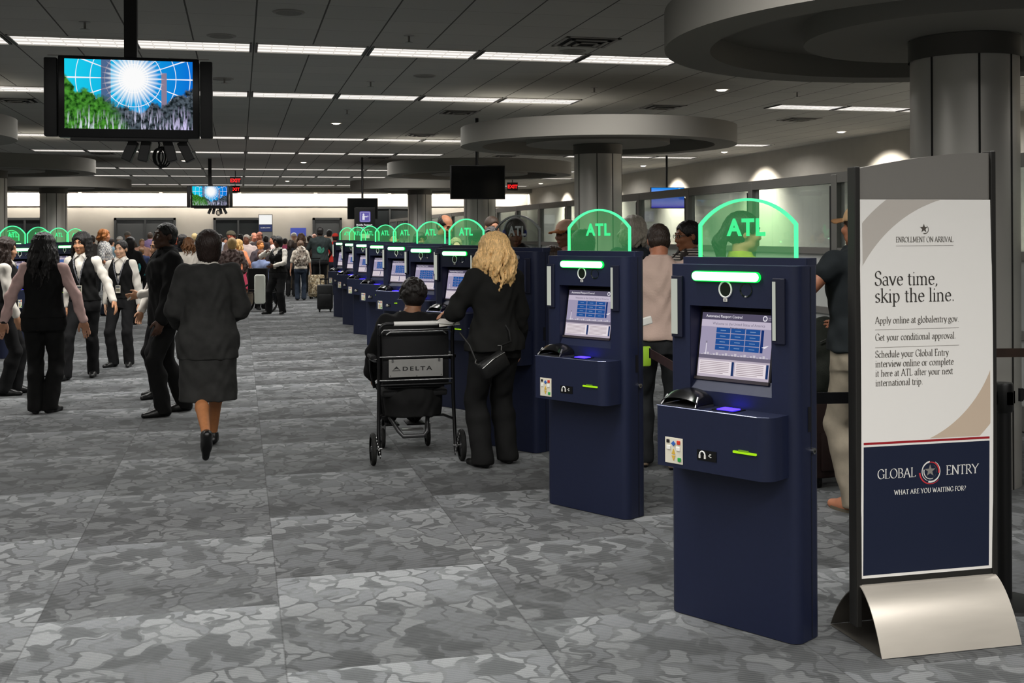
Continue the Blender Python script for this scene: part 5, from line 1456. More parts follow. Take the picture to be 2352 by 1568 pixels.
# man in black
P = Person('person', pos(380, 10.45), -70, 1.76, False, 'tall person in black suit turned to the left in front of the vest wearers', res=.0075, skin_c='4a3226', lips='432a22', brow='120c0a',
    fat=1.14, feet={1: (.12, -.06, 0, -6), -1: (-.10, .20, 0, -8)}, hands={1: (.26, -.13, .80), -1: (-.25, .06, .82)}, head=(10, -4), curl=.7)
P.top('shirt', BLACK2, .012, 1.1, 1.50, 0, neck=np.array((.05, .06, .07))); P.collar(BLACK2)
P.top('jacket', BLACK, .026, .80, 1.47, 1.0, flare=.02, cuff=.008, puff=1.08); P.trousers(BLACK, wide=1.05); P.shoes(SHOE); P.hair('short', hairm('0e0b0a', .2), 0, 2, vol=.5)
# person half hidden behind him
P = Person('person', pos(368, 11.6), -66, 1.64, True, 'vest wearer half hidden behind the tall person in black, pale sleeve bent', res=.009, skin_c='b98a6a',
    feet={1: (.10, -.08, 0, 10), -1: (-.10, .02, 0, -10)}, hands={1: (.15, -.27, 1.10), -1: (-.18, -.14, .90)}, poles={1: (1, .2, -.8), -1: (-1, .4, -.5)}, head=(0, 8))
vest_person(P, 'bun', 0, 4, lany=False)
mb = MB(); mb.box((0, 0, 0), (.11, .014, .016), M('e4e2da', .5)); o = mb.build('folded_paper', None); q = Matrix.Translation(P.root.location) @ Matrix.Rotation(P.root.rotation_euler[2], 4, 'Z') @ Vector(P.wr[1] + (P.wr[1] - P.elb[1]) * .36); o.location = q; o.rotation_euler = (0, R(-40), 0)
tag(o, 'folded white paper slip held near the tall person in black', 'paper')
# pink sleeves, back view
P = Person('person', pos(100, 10.55), 178, 1.655, True, 'person with pink sleeves and black vest seen from behind, long black wavy hair', res=.0075, skin_c='a77a60', fat=1.16,
    feet={1: (.075, .02, 0, 10), -1: (-.045, -.02, 0, -25)}, hands={1: (.385, -.02, .82), -1: (-.36, -.02, .86)}, poles={1: (1, .5, 0), -1: (-1, .5, 0)}, head=(-4, 2), palms={-1: (0, 1, 0), 1: (0, 1, .2)}, curl=.35)
vest_person(P, 'wavy', .40, 8, shirt=PINKW, front=False, lany=False, wide=1.12, tr=BLACK)
mb = MB(); c = P.wr[1]; mb.lathe([(.028, -.02), (.033, 0), (.028, .02)], M('1a1a1a', .4), seg=16, T=Matrix.Translation(Vector(c))); mb.build('wristband', P.root, 50)
# profile at the left edge
P = Person('person', pos(14, 11.8), 96, 1.62, True, 'person in profile at the left picture edge with long dark brown hair', res=.009, skin_c='c08f6e',
    feet={1: (.09, -.08, 0, 8), -1: (-.09, .02, 0, -8)}, hands={1: (.25, -.10, .82), -1: (-.25, -.12, .84)}, head=(-6, 6))
vest_person(P, 'wavy', .40, 21, hairm('2d1d15'), lany=False, front=False)
# attendant with long black hair
P = Person('person', pos(193, 13.1), -14, 1.67, True, 'attendant facing the camera with long black hair, lanyard and badge', res=.0065, skin_c='c08a66', lips='9c5b52',
    feet={1: (.02, .22, 0, 14), -1: (-.16, -.16, 0, -20)}, hands={1: (.43, -.12, .83), -1: (-.22, .05, .80)}, poles={1: (.4, 1, 0), -1: (-1, 1, 0)}, head=(-8, 4), headoff=(-.01, 0), lean=(-.02, 0))
vest_person(P, 'long', .42, 5, vol=1.05)
# attendant with hair tied back
P = Person('person', pos(278, 14.3), -12, 1.585, True, 'attendant facing the camera with hair tied back, black vest and lanyard', res=.0065, skin_c='c59a7c', lips='a0605a',
    feet={1: (.10, 0, 0, 10), -1: (-.10, -.02, 0, -28)}, hands={1: (.24, .02, .82), -1: (-.23, .05, .80)}, head=(-10, 6))
vest_person(P, 'bun', 0, 6)
mb = MB(); 
for sd in (1, -1):
    a, yaw, _ = P.foot[sd]; mb.ball((a[0] + .07 * math.sin(R(yaw)), a[1] - .07 * math.cos(R(yaw)), .055), (.03, .02, .008), M('c9c9c6', .3, .6), 10, 6)
mb.build('shoe_buckle', P.root)

# blonde helper
P = Person('person', pos(1134, 8.08), 196, 1.635, True, 'person in black with long wavy blonde hair seen from behind, helping the wheelchair user', res=.0065, skin_c='cf9a7c', fat=1.10,
    feet={1: (.115, .03, 0, 10), -1: (-.12, -.02, 0, -12)}, hands={1: (.15, -.30, 1.13), -1: (-.26, -.10, .86)}, poles={1: (1, .7, -.7), -1: (-1, .8, 0)}, head=(18, 6), palms={1: (0, .2, -1, .75, -.5, -.05)}, curl=.55)
SUIT = cloth('191918')
P.top('jacket', SUIT, .026, .86, 1.47, .97, flare=.035, cuff=.006, puff=1.14); P.trousers(cloth('1a1a1a'), wide=1.22, ease=.022); P.shoes(SHOE)
P.hair('wavy', H_BLD, .30, 12, vol=1.5, front=True)
hand_w = np.array(P.root.matrix_basis @ Vector(P.wr[1])) if False else None
def world(P, p): return (Matrix.Translation(P.root.location) @ Matrix.Rotation(P.root.rotation_euler[2], 4, 'Z')) @ Vector(p)
wv = world(P, P.wr[1]); dpt = wv.x * math.sin(YAW) + wv.y * math.cos(YAW) - .06
dv = at_depth(1031, 737, dpt)
t = thing('travel_papers', dv, R(160), 'white papers held out by the blonde person', 'paper')
mb = MB(); mb.box((0, 0, -.012), (.15, .095, .003), M('e9e6de', .5), Matrix.Rotation(R(-24), 4, 'X') @ Matrix.Rotation(R(14), 4, 'Z')); mb.build('sheet', t)
mb = MB(); mb.box((.02, .0, -.004), (.13, .09, .004), M('f0eee8', .5), Matrix.Rotation(R(-16), 4, 'X') @ Matrix.Rotation(R(-10), 4, 'Z')); mb.build('sheet', t)
# shoulder bag on her hip
bw = at_depth(1134, 838, 7.80)
t = thing('shoulder_bag', bw, R(15), 'small black shoulder bag on the hip of the blonde person', 'bag')
BAG = M('161616', .5, 0, .15, 30, .2, 200)
mb = MB(); T = Matrix.Rotation(R(-28), 4, 'Y'); mb.box((0, 0, 0), (.22, .075, .135), BAG, T, bev=.028); mb.build('bag_body', t, 50)
mb = MB(); mb.tube([T @ Vector((-.10, -.035, .035)), T @ Vector((0, -.044, .052)), T @ Vector((.10, -.035, .045))], .0035, M('8a8a88', .25, .9), 6)
mb.build('zipper', t); mb = MB()
for sg in (-1, 1): mb.tube([T @ Vector((sg * .10, .0, .06)), T @ Vector((sg * .115, .0, .085)), T @ Vector((sg * .095, .01, .10))], .005, M('9c9c9a', .25, .9), 6)
mb.build('ring', t, 60)
mb = MB(); mb.tube([T @ Vector((-.10, .01, .09)), (-.16, .05, .14), (-.19, .14, .22)], .008, BAG, 8); mb.build('strap', t, 60); mb = MB(); mb.tube([T @ Vector((.10, .01, .09)), (.15, .03, .15), (.17, .09, .22), (.15, .16, .30)], .008, BAG, 8); mb.build('strap', t, 60)

# seated person in the wheelchair
WX, WY = 1.245, 8.33
P = Person('person', (WX, WY + .02), 180, 1.70, False, 'person with curly black hair sitting in the wheelchair, seen from behind', res=.0075, skin_c='8a6248', fat=1.05,
    hipz=.455, feet={1: (.10, -.62, .17, 6), -1: (-.10, -.62, .17, -6)}, hands={1: (.25, -.40, .98), -1: (-.20, -.40, .95)}, poles={1: (1, .5, -.3), -1: (-1, .3, -.6)}, knees={1: (.1, -.4, 1), -1: (-.1, -.4, 1)}, lean=(0, -.05), head=(0, 16), headoff=(-.02, -.03))
P.top('coat', BLACK, .030, .72, 1.48, 1.0, flare=.02, puff=1.2, cuff=.01); P.trousers(BLACK2, wide=1.1); P.shoes(SHOE); P.hair('curly', hairm('17120f', .3), 0, 9, vol=1.05)
def wheelchair():
    t = thing('wheelchair', (WX, WY, 0), 0, 'black transport wheelchair seen from behind with a grey airline plate', 'wheelchair')
    TB = M('1d1d1e', .3, .6); CH = M('8b8b8b', .25, .9); RUB = M('191918', .75); BK = M('121213', .8, 0, .1, 20, .2, 150)
    yb = -.16; hw = .268
    for sg in (-1, 1):
        mb = MB(); mb.tube([(sg * hw, yb - .02, 1.0), (sg * hw, yb, .9), (sg * (hw + .005), yb + .0, .45), (sg * (hw + .012), yb - .03, .16), (sg * (hw + .01), yb - .07, .07)], .0135, TB, 10); mb.build('rear_upright', t, 60)
    mb = MB(); pts = [(-hw, yb - .02, .93)] + [(-hw + .05 - .05 * math.cos(a), yb - .03, .955 + .05 * math.sin(a)) for a in [R(q) for q in (0, 30, 60, 90)]] + [(hw - .05 + .05 * math.sin(a), yb - .03, .955 + .05 * math.cos(a)) for a in [R(q) for q in (0, 30, 60, 90)]] + [(hw, yb - .02, .93)]
    mb.tube(pts, .0125, M('2a2a2b', .3, .6), 10)
    h = mb.build('push_bar', t, 60); m2 = MB(); m2.tube([(-.165, yb - .03, 1.005), (.155, yb - .03, 1.005)], .0165, M('dcdad6', .5), 12); h2 = m2.build('grip_label', h, 60); h2['label'] = 'white paper sleeve on the push bar'
    mb = MB(); mb.tube([(-hw, yb - .02, .925), (-hw + .03, yb - .03, .96), (hw - .03, yb - .03, .96), (hw, yb - .02, .925)], .006, CH, 8); mb.tube([(-.22, yb - .02, .925), (-.19, yb - .02, .945), (.19, yb - .02, .945), (.22, yb - .02, .925)], .005, CH, 8); mb.build('inner_bar', t, 60)
    mb = MB(); mb.box((0, yb + .03, .745), (.49, .03, .40), BK, bev=.012); mb.build('backrest', t, 40)
    mb = MB(); mb.box((0, .12, .49), (.48, .46, .05), BK, bev=.015); mb.build('seat', t, 40)
    mb = MB()
    for z in (.765, .595): mb.tube([(-hw, yb - .01, z), (hw, yb - .01, z)], .006, CH, 8)
    mb.tube([(-hw, yb, .56), (hw, yb, .56)], .009, TB, 8); mb.tube([(-.21, yb + .02, .54), (.21, yb + .02, .54)], .006, TB, 8)
    mb.build('cross_bar', t, 60)
    mb = MB(); mb.box((-.005, yb - .022, .682), (.395, .006, .128), M('8e8d8a', .45, .4, .05, 12), bev=.002); pl = mb.build('name_plate', t)
    mb = MB(); mb.mesh(text_mesh('DELTA', .052, 'LEFT', .0012, space=1.35), M('1c1c1c', .5), put(-.105, yb - .0262, .665, None, 1.12, .78))
    a = yb - .0262; mb.add([(-.18, a, .664), (-.115, a, .664), (-.147, a, .698)], [(0, 1, 2)], M('1c1c1c', .5)); mb.add([(-.178, a - .0004, .669), (-.117, a - .0004, .669), (-.147, a - .0004, .681)], [(0, 1, 2)], M('8e8d8a', .45, .4, .05, 12))
    mb.build('lettering', pl)
    mb = MB()
    for sx in (-.175, .165): mb.box((sx, yb - .027, .738), (.014, .006, .02), CH)
    for sx, sz in ((-.19, .63), (.18, .63), (.0, .625)): mb.ball((sx, yb - .026, sz), .004, CH, 8, 5)
    mb.build('clip', pl)
    for sg in (-1, 1):      # wheels
        for nm, x, y, r, w in (('rear_wheel', sg * (hw + .055), yb - .06, .115, .032), ('front_caster', sg * .175, .42, .078, .028)):
            mb = MB(); prof = [(r - .030, -w / 2), (r - .008, -w / 2), (r, -w / 4), (r, w / 4), (r - .008, w / 2), (r - .030, w / 2)]
            T = Matrix.Translation((x, y, r)) @ Matrix.Rotation(PI / 2, 4, 'Y')
            mb.lathe(prof, RUB, seg=36, T=T); o = mb.build(nm, t, 40)
            mb = MB(); mb.lathe([(.001, -w * .4), (.02, -w * .5), (.024, -w * .2), (r - .03, -w * .15), (r - .028, w * .15), (.024, w * .2), (.02, w * .5), (.001, w * .4)], M('3c3c3d', .4, .3), seg=30, T=T); mb.build('hub', o, 40)
        mb = MB(); mb.tube([(sg * (hw + .05), yb - .06, .115), (sg * (hw - .01), yb - .06, .115)], .009, CH, 8)
        for q in range(7): mb.lathe([(.010, -.003), (.018, -.003), (.018, .003), (.010, .003)], CH, seg=12, T=Matrix.Translation((sg * (hw + .005 + .005 * q), yb - .06, .06 + .022 * q)) @ Matrix.Rotation(PI / 2, 4, 'Y'))
        mb.build('axle', t, 40)
        mb = MB(); mb.tube([(sg * (hw + .01), yb, .30), (sg * .235, .05, .30), (sg * .19, .30, .27), (sg * .175, .40, .22), (sg * .175, .42, .16)], .012, TB, 10); mb.tube([(sg * .22, .30, .46), (sg * .2, .32, .28)], .012, TB, 10); mb.build('side_frame', t, 60)
        mb = MB(); mb.box((sg * .175, .42, .13), (.045, .03, .10), CH, bev=.004); mb.build('caster_fork', t)
        mb = MB(); mb.tube([(sg * (hw + .01), yb + .01, .74), (sg * (hw + .025), yb + .1, .73), (sg * (hw + .025), yb + .34, .72), (sg * (hw + .015), yb + .40, .62), (sg * .255, yb + .42, .49)], .013, TB, 10); mb.box((sg * (hw + .025), yb + .24, .745), (.05, .25, .03), BK, bev=.01); mb.build('armrest', t, 60)
        mb = MB(); mb.tube([(sg * .11, .36, .46), (sg * .10, .56, .16)], .010, TB, 8); mb.box((sg * .10, .62, .155), (.14, .2, .014), BK, bev=.004); mb.build('footrest', t, 40)
    mb = MB(); mb.tube([(-.175, .05, .42), (-.17, .02, .30), (-.11, -.02, .20), (-.08, -.04, .165), (.07, -.04, .165), (.10, -.02, .19), (.11, .02, .30), (.11, .05, .42)], .016, M('4a4a4b', .35, .5), 10); mb.box((0, .04, .20), (.16, .05, .012), M('7a7a78', .3, .6)); mb.tube([(-.23, .04, .30), (.23, .04, .30)], .010, TB, 8); mb.build('lower_frame', t, 60)
wheelchair()

# travellers behind the kiosks
GREYT = cloth('2c2d2f')
P = Person('person', pos(1512, 8.05), 158, 1.70, False, 'person in pale pink polo shirt with bowed head between the two nearest kiosks', res=.007, skin_c='b4765a', fat=1.15,
    feet={1: (.11, .03, 0, 12), -1: (-.10, .10, 0, -14)}, hands={1: (.20, -.30, 1.0), -1: (-.22, -.30, 1.02)}, poles={1: (1, .5, -.5), -1: (-1, .5, -.5)}, head=(10, 34), headoff=(.0, -.05), lean=(0, -.03))
P.top('polo_shirt', M('c6aca0', .85, 0, .08, 5, .25, 90, .15), .022, .90, 1.49, .42, flare=.02, puff=1.15, cuff=.012); P.collar(cloth('c6aca0')); P.trousers(GREYT, wide=1.08); P.shoes(M('a08b76', .6), sole=BLK); P.hair('short', hairm('30241d'), 0, 4)
bt = P.garment('belt', M('4a2115', .5), lambda F: F.loft(P.keys(.020, .965, 1.0)), 0)
o = MB(); o.box((0, 0, 0), (.125, .02, .055), M('eceae6', .4), Matrix.Rotation(R(-14), 4, 'Y'), bev=.008); o = o.build('paper_wallet', None); o.location = at_depth(1478, 739, 7.7); tag(o, 'white folded wallet held beside the second kiosk', 'paper')
P = Person('person', pos(1580, 9.2), -84, 1.74, False, 'person with glasses and striped shirt in profile left of the nearest dome', res=.007, skin_c='8a5a3e', hands={1: (.2, -.25, 1.0), -1: (-.2, -.25, 1.0)}, head=(0, 6))
def stripe(a, b, sc, d='Z'):
    m, nt, p, o = new_mat('striped_cloth'); tc = node(nt, 'TexCoord'); w = node(nt, 'TexWave', wave_type='BANDS', bands_direction=d, i_Scale=sc); w.inputs['Distortion'].default_value = .4
    nt.links.new(tc.outputs['Object'], w.inputs['Vector']); g = math_n(nt, 'GREATER_THAN', w.outputs[1], .5); nt.links.new(mix_n(nt, g, rgb(a), rgb(b)), p.inputs['Base Color']); p.inputs['Roughness'].default_value = .9; return m
P.top('shirt', stripe('24201f', 'bdb3aa', 16), .016, .92, 1.49, .45); P.collar(cloth('3a3432')); P.trousers(GREYT); P.shoes(SHOE); P.hair('short', hairm('15100e', .2), 0, 5); P.glasses(M('1b1b1b', .3, .5))
P = Person('person', pos(1453, 10.2), 190, 1.78, True, 'person with straight pale grey hair right of the second dome', res=.009, skin_c='c59a80', head=(10, 4)); P.top('denim_jacket', cloth('3c4248', .25), .022, .95, 1.48, 1.0); P.trousers(GREYT); P.shoes(SHOE); P.hair('wavy', hairm('b3aa9c', .25), .16, 6, vol=.9)
P = Person('person', pos(1301, 10.4), -58, 1.76, False, 'person in tan and white cap behind the second dome', res=.009, skin_c='76503c', head=(-8, 4)); P.top('shirt', cloth('b07a72'), .018, .92, 1.49, .5); P.trousers(GREYT); P.shoes(SHOE); P.cap(cloth('c9a48e'), cloth('9a6238')); P.hair('short', hairm('14100e'), 0, 7)
P = Person('person', pos(1268, 9.4), 200, 1.52, True, 'short person with straight brown hair left of the second dome', res=.009, skin_c='b98a6c', head=(0, 8)); P.top('shirt', cloth('3a2c28'), .016, .92, 1.48, .9); P.trousers(GREYT); P.shoes(SHOE); P.hair('long', hairm('3a2a1f'), .24, 8)
P = Person('person', pos(1184, 10.8), -20, 1.78, False, 'person with blue over-ear headphones behind the grey dome', res=.008, skin_c='8f6048', head=(14, 26), headoff=(0, -.05)); P.top('shirt', cloth('232022'), .018, .92, 1.49, .5); P.trousers(GREYT); P.shoes(SHOE); P.hair('short', hairm('120f0e'), 0, 9, vol=1.6)
HB = M('2a3a9a', .35)
mb = MB(); mb.tube([P.H((.098 * math.cos(R(a)), .012, .02 + .125 * math.sin(R(a)))) for a in range(-5, 186, 10)], .009, M('c8c8cc', .4), 8); hp = mb.build('headphones', P.root, 60)
for sd in (1, -1): m2 = MB(); m2.ball(tuple(P.H((.092 * sd, .012, -.005))), (.022, .034, .042), HB, 14, 8); m2.build('ear_cup', hp, 60)
P = Person('person', pos(1128, 12.4), -8, 1.72, False, 'person with sunglasses pushed up behind the blonde hair', res=.009, skin_c='9a5f44', head=(0, 6)); P.top('shirt', cloth('8a5a20'), .018, .92, 1.49, .5); P.trousers(GREYT); P.shoes(SHOE); P.hair('short', hairm('241812'), 0, 10)
mb = MB()
for sd in (1, -1): mb.ball(tuple(P.H((.034 * sd, -.086, .085))), (.03, .018, .02), M('141414', .1, 0, 0, 30, 0, 300, .6), 12, 6)
mb.tube([P.H((-.07, -.05, .085)), P.H((0, -.10, .092)), P.H((.07, -.05, .085))], .004, M('d8d8d8', .3), 6); mb.build('sunglasses', P.root, 60)
P = Person('person', pos(1018, 14.0), 24, 1.88, False, 'tall balding person looking down behind the seventh dome', res=.009, skin_c='a87254', head=(4, 24), headoff=(0, -.04)); P.top('shirt', cloth('3a3a3c'), .018, .92, 1.49, .5); P.trousers(GREYT); P.shoes(SHOE); P.hair('bald', hairm('1c1512'), 0, 11)
P = Person('person', pos(1130, 14.2), 10, 1.86, False, 'person with short brown hair directly behind the sunglasses wearer', res=.012, skin_c='b98468', head=(4, 10)); P.top('shirt', cloth('55565a'), .018, .92, 1.49, .5); P.trousers(GREYT); P.shoes(SHOE); P.hair('short', hairm('3a2a1f'), 0, 12)
P = Person('person', pos(1047, 13.4), -4, 1.60, True, 'short pale person seen through the fourth dome', res=.011, skin_c='cfa890', head=(0, 6)); P.top('shirt', cloth('a8a898'), .018, .92, 1.49, .5); P.trousers(GREYT); P.shoes(SHOE); P.hair('bun', hairm('8a7a60'), 0, 13)
P = Person('person', pos(965, 17.1), 14, 1.66, True, 'person in dark top seen through the fifth dome', res=.012, skin_c='8a5f48'); P.top('shirt', cloth('2c2a2c'), .018, .92, 1.49, .5); P.trousers(GREYT); P.shoes(SHOE); P.hair('long', hairm('15110f'), .2, 14)
P = Person('person', pos(905, 18.4), -14, 1.68, False, 'person in grey top seen through the sixth dome', res=.014, skin_c='a87a60'); P.top('shirt', cloth('6c6c6a'), .018, .92, 1.49, .5); P.trousers(GREYT); P.shoes(SHOE); P.hair('short', hairm('241a15'), 0, 15)
P = Person('person', pos(1098, 11.6), 30, 1.68, False, 'person in dark cap between the third and fourth domes', res=.011, skin_c='7a4f3a'); P.top('shirt', cloth('4a4640'), .018, .92, 1.49, .5); P.trousers(GREYT); P.shoes(SHOE); P.cap(cloth('1a1a1a')); P.hair('short', H_BLK, 0, 16)
P = Person('person', pos(1338, 8.9), 170, 1.66, True, 'person with rounded dark hair low behind the second dome', res=.011, skin_c='8a5f48'); P.top('shirt', cloth('54604a'), .018, .92, 1.49, .5); P.trousers(GREYT); P.shoes(SHOE); P.hair('bob', H_BLK, 0, 17)
# ponytail behind the nearest dome
P = Person('person', pos(1706, 7.1), 84, 1.765, True, 'person with dark ponytail in profile behind the nearest dome', res=.0065, skin_c='b98a6c', head=(0, 3)); P.top('safety_top', cloth('a8a83a'), .018, .92, 1.48, .5); P.trousers(GREYT); P.shoes(SHOE); P.hair('pony', hairm('1d1512'), 0, 18, vol=1.5)
# dark t-shirt beside the sign
P = Person('person', pos(1976, 6.7), 190, 1.80, False, 'person in black t-shirt and khaki trousers half hidden by the sign stand', res=.0075, skin_c='8a5a42', fat=1.12,
    feet={1: (.06, .02, 0, 10), -1: (-.13, -.02, 0, -10)}, hands={1: (.31, -.20, 1.02), -1: (-.2, -.3, 1.05)}, poles={1: (1, .35, -.3), -1: (-1, .5, -.8)}, head=(10, -4))
P.top('t_shirt', cloth('1c2022'), .022, .90, 1.48, .13, puff=1.1, cuff=.004, flare=.02); P.trousers(cloth('8a8172'), wide=1.12); P.cap(cloth('a88a68'), cloth('7a5a3c')); P.hair('short', hairm('2a1e17'), 0, 19)
P.shoes(skin('b5795c'), 'sandal', sole=M('5f584a', .7))
bp = MB(); 
def backpack(loc, rz, label, cat, hexc, sc=1.0, parent=None):
    t = thing('backpack', loc, R(rz), label, cat); m = M(hexc, .8, 0, .2, 25, .3, 120)
    F = Field((-.22 * sc, -.2 * sc, -.32 * sc), (.22 * sc, .2 * sc, .32 * sc), .011)
    F.ell((0, 0, 0), np.array((.165, .11, .25)) * sc, None, .0); F.ell((0, .06 * sc, -.08 * sc), np.array((.12, .08, .13)) * sc, None, .02); F.cone((-.1 * sc, 0, -.18 * sc), (.1 * sc, 0, -.18 * sc), .085 * sc, .085 * sc, .03)
    o = link('pack_body', F.mesh('pack_body', [m], 2, .006), t)
    mb = MB(); mb.tube([(-.11 * sc, .10 * sc, .1 * sc), (0, .13 * sc, .15 * sc), (.11 * sc, .10 * sc, .1 * sc)], .005, M('3a3a38', .4, .4), 6); mb.build('zipper', t)
    for sd in (1, -1):
        mb = MB(); mb.tube([(.08 * sd * sc, -.06 * sc, .22 * sc), (.10 * sd * sc, -.15 * sc, .12 * sc), (.11 * sd * sc, -.14 * sc, -.1 * sc), (.12 * sd * sc, -.06 * sc, -.2 * sc)], .016 * sc, M('141414', .8), 8); mb.build('strap', t, 60)
    return t
def suitcase(loc, rz, w, d, h, hexc, label, handle=.35, camo=False):
    t = thing('suitcase', loc, R(rz), label, 'suitcase'); m = camo or M(hexc, .7, 0, .15, 20, .2, 140)
    mb = MB(); mb.box((0, 0, .06 + h / 2), (w, d, h), m, bev=.03); mb.build('case', t, 40)
    mb = MB(); mb.box((0, -d / 2 - .012, .06 + h * .36), (w * .8, .03, h * .5), m, bev=.012); mb.build('front_pocket', t, 40)
    mb = MB()
    for sx in (-.3, .3): mb.cyl((w * sx, d * .3, .06 + h), (w * sx, d * .3, .06 + h + handle), .008, M('7a7a7a', .3, .8), 8)
    mb.box((0, d * .3, .06 + h + handle), (w * .68, .03, .03), BLK, bev=.006); mb.build('pull_handle', t)
    for sx in (-1, 1):
        for sy in (-1, 1):
            mb = MB(); mb.cyl((sx * (w / 2 - .05) - .012, sy * (d / 2 - .04), .03), (sx * (w / 2 - .05) + .012, sy * (d / 2 - .04), .03), .03, BLK, 14); mb.box((sx * (w / 2 - .05), sy * (d / 2 - .04), .05), (.04, .04, .03), BLK); mb.build('wheel', t, 40)
    return t
p = pos(1893, 7.45)
suitcase((p[0] + .02, p[1], 0), 8, .40, .26, .50, '2b1d1b', 'dark maroon suitcase standing behind the nearest kiosk', .30)
backpack((p[0] - .005, p[1] - .0, .835), 190, 'dark green backpack resting on the maroon suitcase', 'backpack', '262a24', 1.05)
o = MB(); o.box((0, 0, 0), (.07, .03, .14), M('a4cf3a', .6), bev=.014); o = o.build('neon_pouch', None, 40); o.location = at_depth(1484, 818, 7.85); tag(o, 'lime green pouch hanging beside the second kiosk', 'pouch')

# ------------------------------------------------------------------ the queue at the far end
PLACED = [(o.location.x, o.location.y, .62) for o in bpy.data.objects if o.parent is None and o.get('category') in ('person', 'kiosk', 'sign')]
for x_, D_, r_ in ((638, 23.7, .6), (601, 24.4, .75), (726, 29.2, .45), (748, 24.3, .45), (566, 26.9, .4), (622, 28.2, .4), (508, 25.0, .4), (388, 27.5, .4)): PLACED.append(pos(x_, D_) + (r_,))
TR = {'k': cloth('1b1b1c'), 'g': cloth('3a3d3f'), 'j': cloth('2c3440'), 't': cloth('6f675a'), 'n': cloth('1e222c')}
def crowd(x, ytop, D, rz, sk, top, hair, hc, label, tr='k', fem=False, cap=None, sleeve=.5, fat=1.05, ln=.22, res=None, head=(0, 0), hands=None, topname='shirt', bag=None, lab_grp='people queueing at the far end', skirt=False, hgt=None):
    while any(math.hypot(pos(x, D)[0] - q[0], pos(x, D)[1] - q[1]) < q[2] for q in PLACED): D += .22
    PLACED.append(pos(x, D) + (.50,))
    z = EYE + (PY - .005 * (x - PX) - ytop) * D / F_PX
    h = hgt or max(1.45, min(1.92, z - (.03 if cap or hair in ('bob', 'curly') else .012)))
    P = Person('person', pos(x, D), rz, h, fem, label, lab_grp, res=res or (.014 if D < 26 else .019), skin_c=sk, fat=fat, fingers=False, head=head, hands=hands or {1: (.2, -.22, .98), -1: (-.21, -.18, .94)}, poles={1: (1, .6, -.5), -1: (-1, .6, -.5)})
    P.top(topname, cloth(top) if isinstance(top, str) else top, .018, .90, 1.49, sleeve)
    if skirt: P.skirt(tr if not isinstance(tr, str) else cloth(tr) if len(tr) > 1 else TR[tr], .5, 1.0)
    else: P.trousers(TR.get(tr) or cloth(tr))
    P.shoes(SHOE)
    if hair: P.hair(hair, hairm(hc), ln, int(x) % 97)
    if cap: P.cap(cloth(cap[0]), cloth(cap[1]))
    return P
def pattern(a, b, sc, c=None):
    m, nt, p, o = new_mat('patterned_cloth'); tc = node(nt, 'TexCoord'); v = node(nt, 'TexVoronoi', i_Scale=sc); nt.links.new(tc.outputs['Object'], v.inputs['Vector'])
    sp = node(nt, 'SeparateColor'); nt.links.new(v.outputs['Color'], sp.inputs[0]); g = math_n(nt, 'GREATER_THAN', sp.outputs[0], .62)
    cc = mix_n(nt, g, rgb(a), rgb(b))
    if c: cc = mix_n(nt, math_n(nt, 'GREATER_THAN', sp.outputs[1], .75), cc, rgb(c))
    nt.links.new(cc, p.inputs['Base Color']); p.inputs['Roughness'].default_value = .9; return m
def checks(a, b, sc):
    m, nt, p, o = new_mat('checked_cloth'); tc = node(nt, 'TexCoord'); v = node(nt, 'TexChecker', i_Scale=sc); v.inputs[1].default_value = rgb(a); v.inputs[2].default_value = rgb(b)
    nt.links.new(tc.outputs['Object'], v.inputs[0]); nt.links.new(v.outputs[0], p.inputs['Base Color']); p.inputs['Roughness'].default_value = .9; return m
# nearer, larger figures
P = crowd(240, 527, 23.5, 80, 'c98a66', checks('c9c6c0', '7f8084', 26), 'wavy', 'a8662f', 'person with shoulder-length ginger hair in a checked shirt, in profile', tr='j', ln=.13)
crowd(254, 545, 26.5, 150, 'b98a6c', '7f98a4', 'short', '2a1e17', 'person in pale blue t-shirt beside the ginger-haired person', tr='g')
crowd(299, 543, 21.0, 195, 'a9795a', '1c1b1d', 'bob', '1a1412', 'person in black jacket right of the tied-back attendant, seen from behind', fem=True, sleeve=1.0)
P = crowd(325, 566, 27.0, 180, 'b07f60', '2c3350', 'short', '6a4a2c', 'short person in navy top with a teal bag', hgt=1.36); 
backpack((P.root.location.x, P.root.location.y - .235, .92), 0, 'teal bag carried by the short person in navy', 'backpack', '2f7f80', .8)
crowd(404, 538, 25.5, 10, 'b8583a', '1d1d1f', 'short', '2a1d17', 'person in dark suit and white lanyard facing the camera beside the tall dark head', sleeve=1.0).lanyard(M('d8d8d8', .5))
crowd(419, 539, 24.0, 190, '9a6c50', '18181a', 'long', '171210', 'person in black with long black hair left of the white cardigan', fem=True, sleeve=1.0)
crowd(433, 546, 19.5, 188, 'c09074', 'd6cdc2', 'wavy', '6b4526', 'person in white cardigan with wavy brown hair seen from behind', fem=True, sleeve=1.0, ln=.20, tr='g')
P = crowd(531, 528, 25.5, 60, 'a85a44', '5a4a44', None, '', 'person in tan and black baseball cap above the flower dress', cap=('5a5648', '2a2824'))
P = crowd(533, 545, 22.6, 176, 'c39a7e', pattern('8d7b76', '4a3732', 22, '6d5a56'), 'bob', 'b3935f', 'blonde person in brown patterned tunic seen from behind', fem=True, sleeve=.9, fat=1.3, tr=pattern('8d7b76', '4a3732', 22, '6d5a56'), skirt=True)
crowd(549, 550, 24.2, 140, 'd09068', 'd98a64', 'wavy', 'c49a5c', 'person in peach top right of the patterned tunic', fem=True, tr='d0506a', skirt=True)
crowd(566, 538, 25.6, -10, '6a3f2c', 'd3c0bb', 'short', '9a9186', 'dark-skinned person in pale pink shirt facing the camera', tr='t')
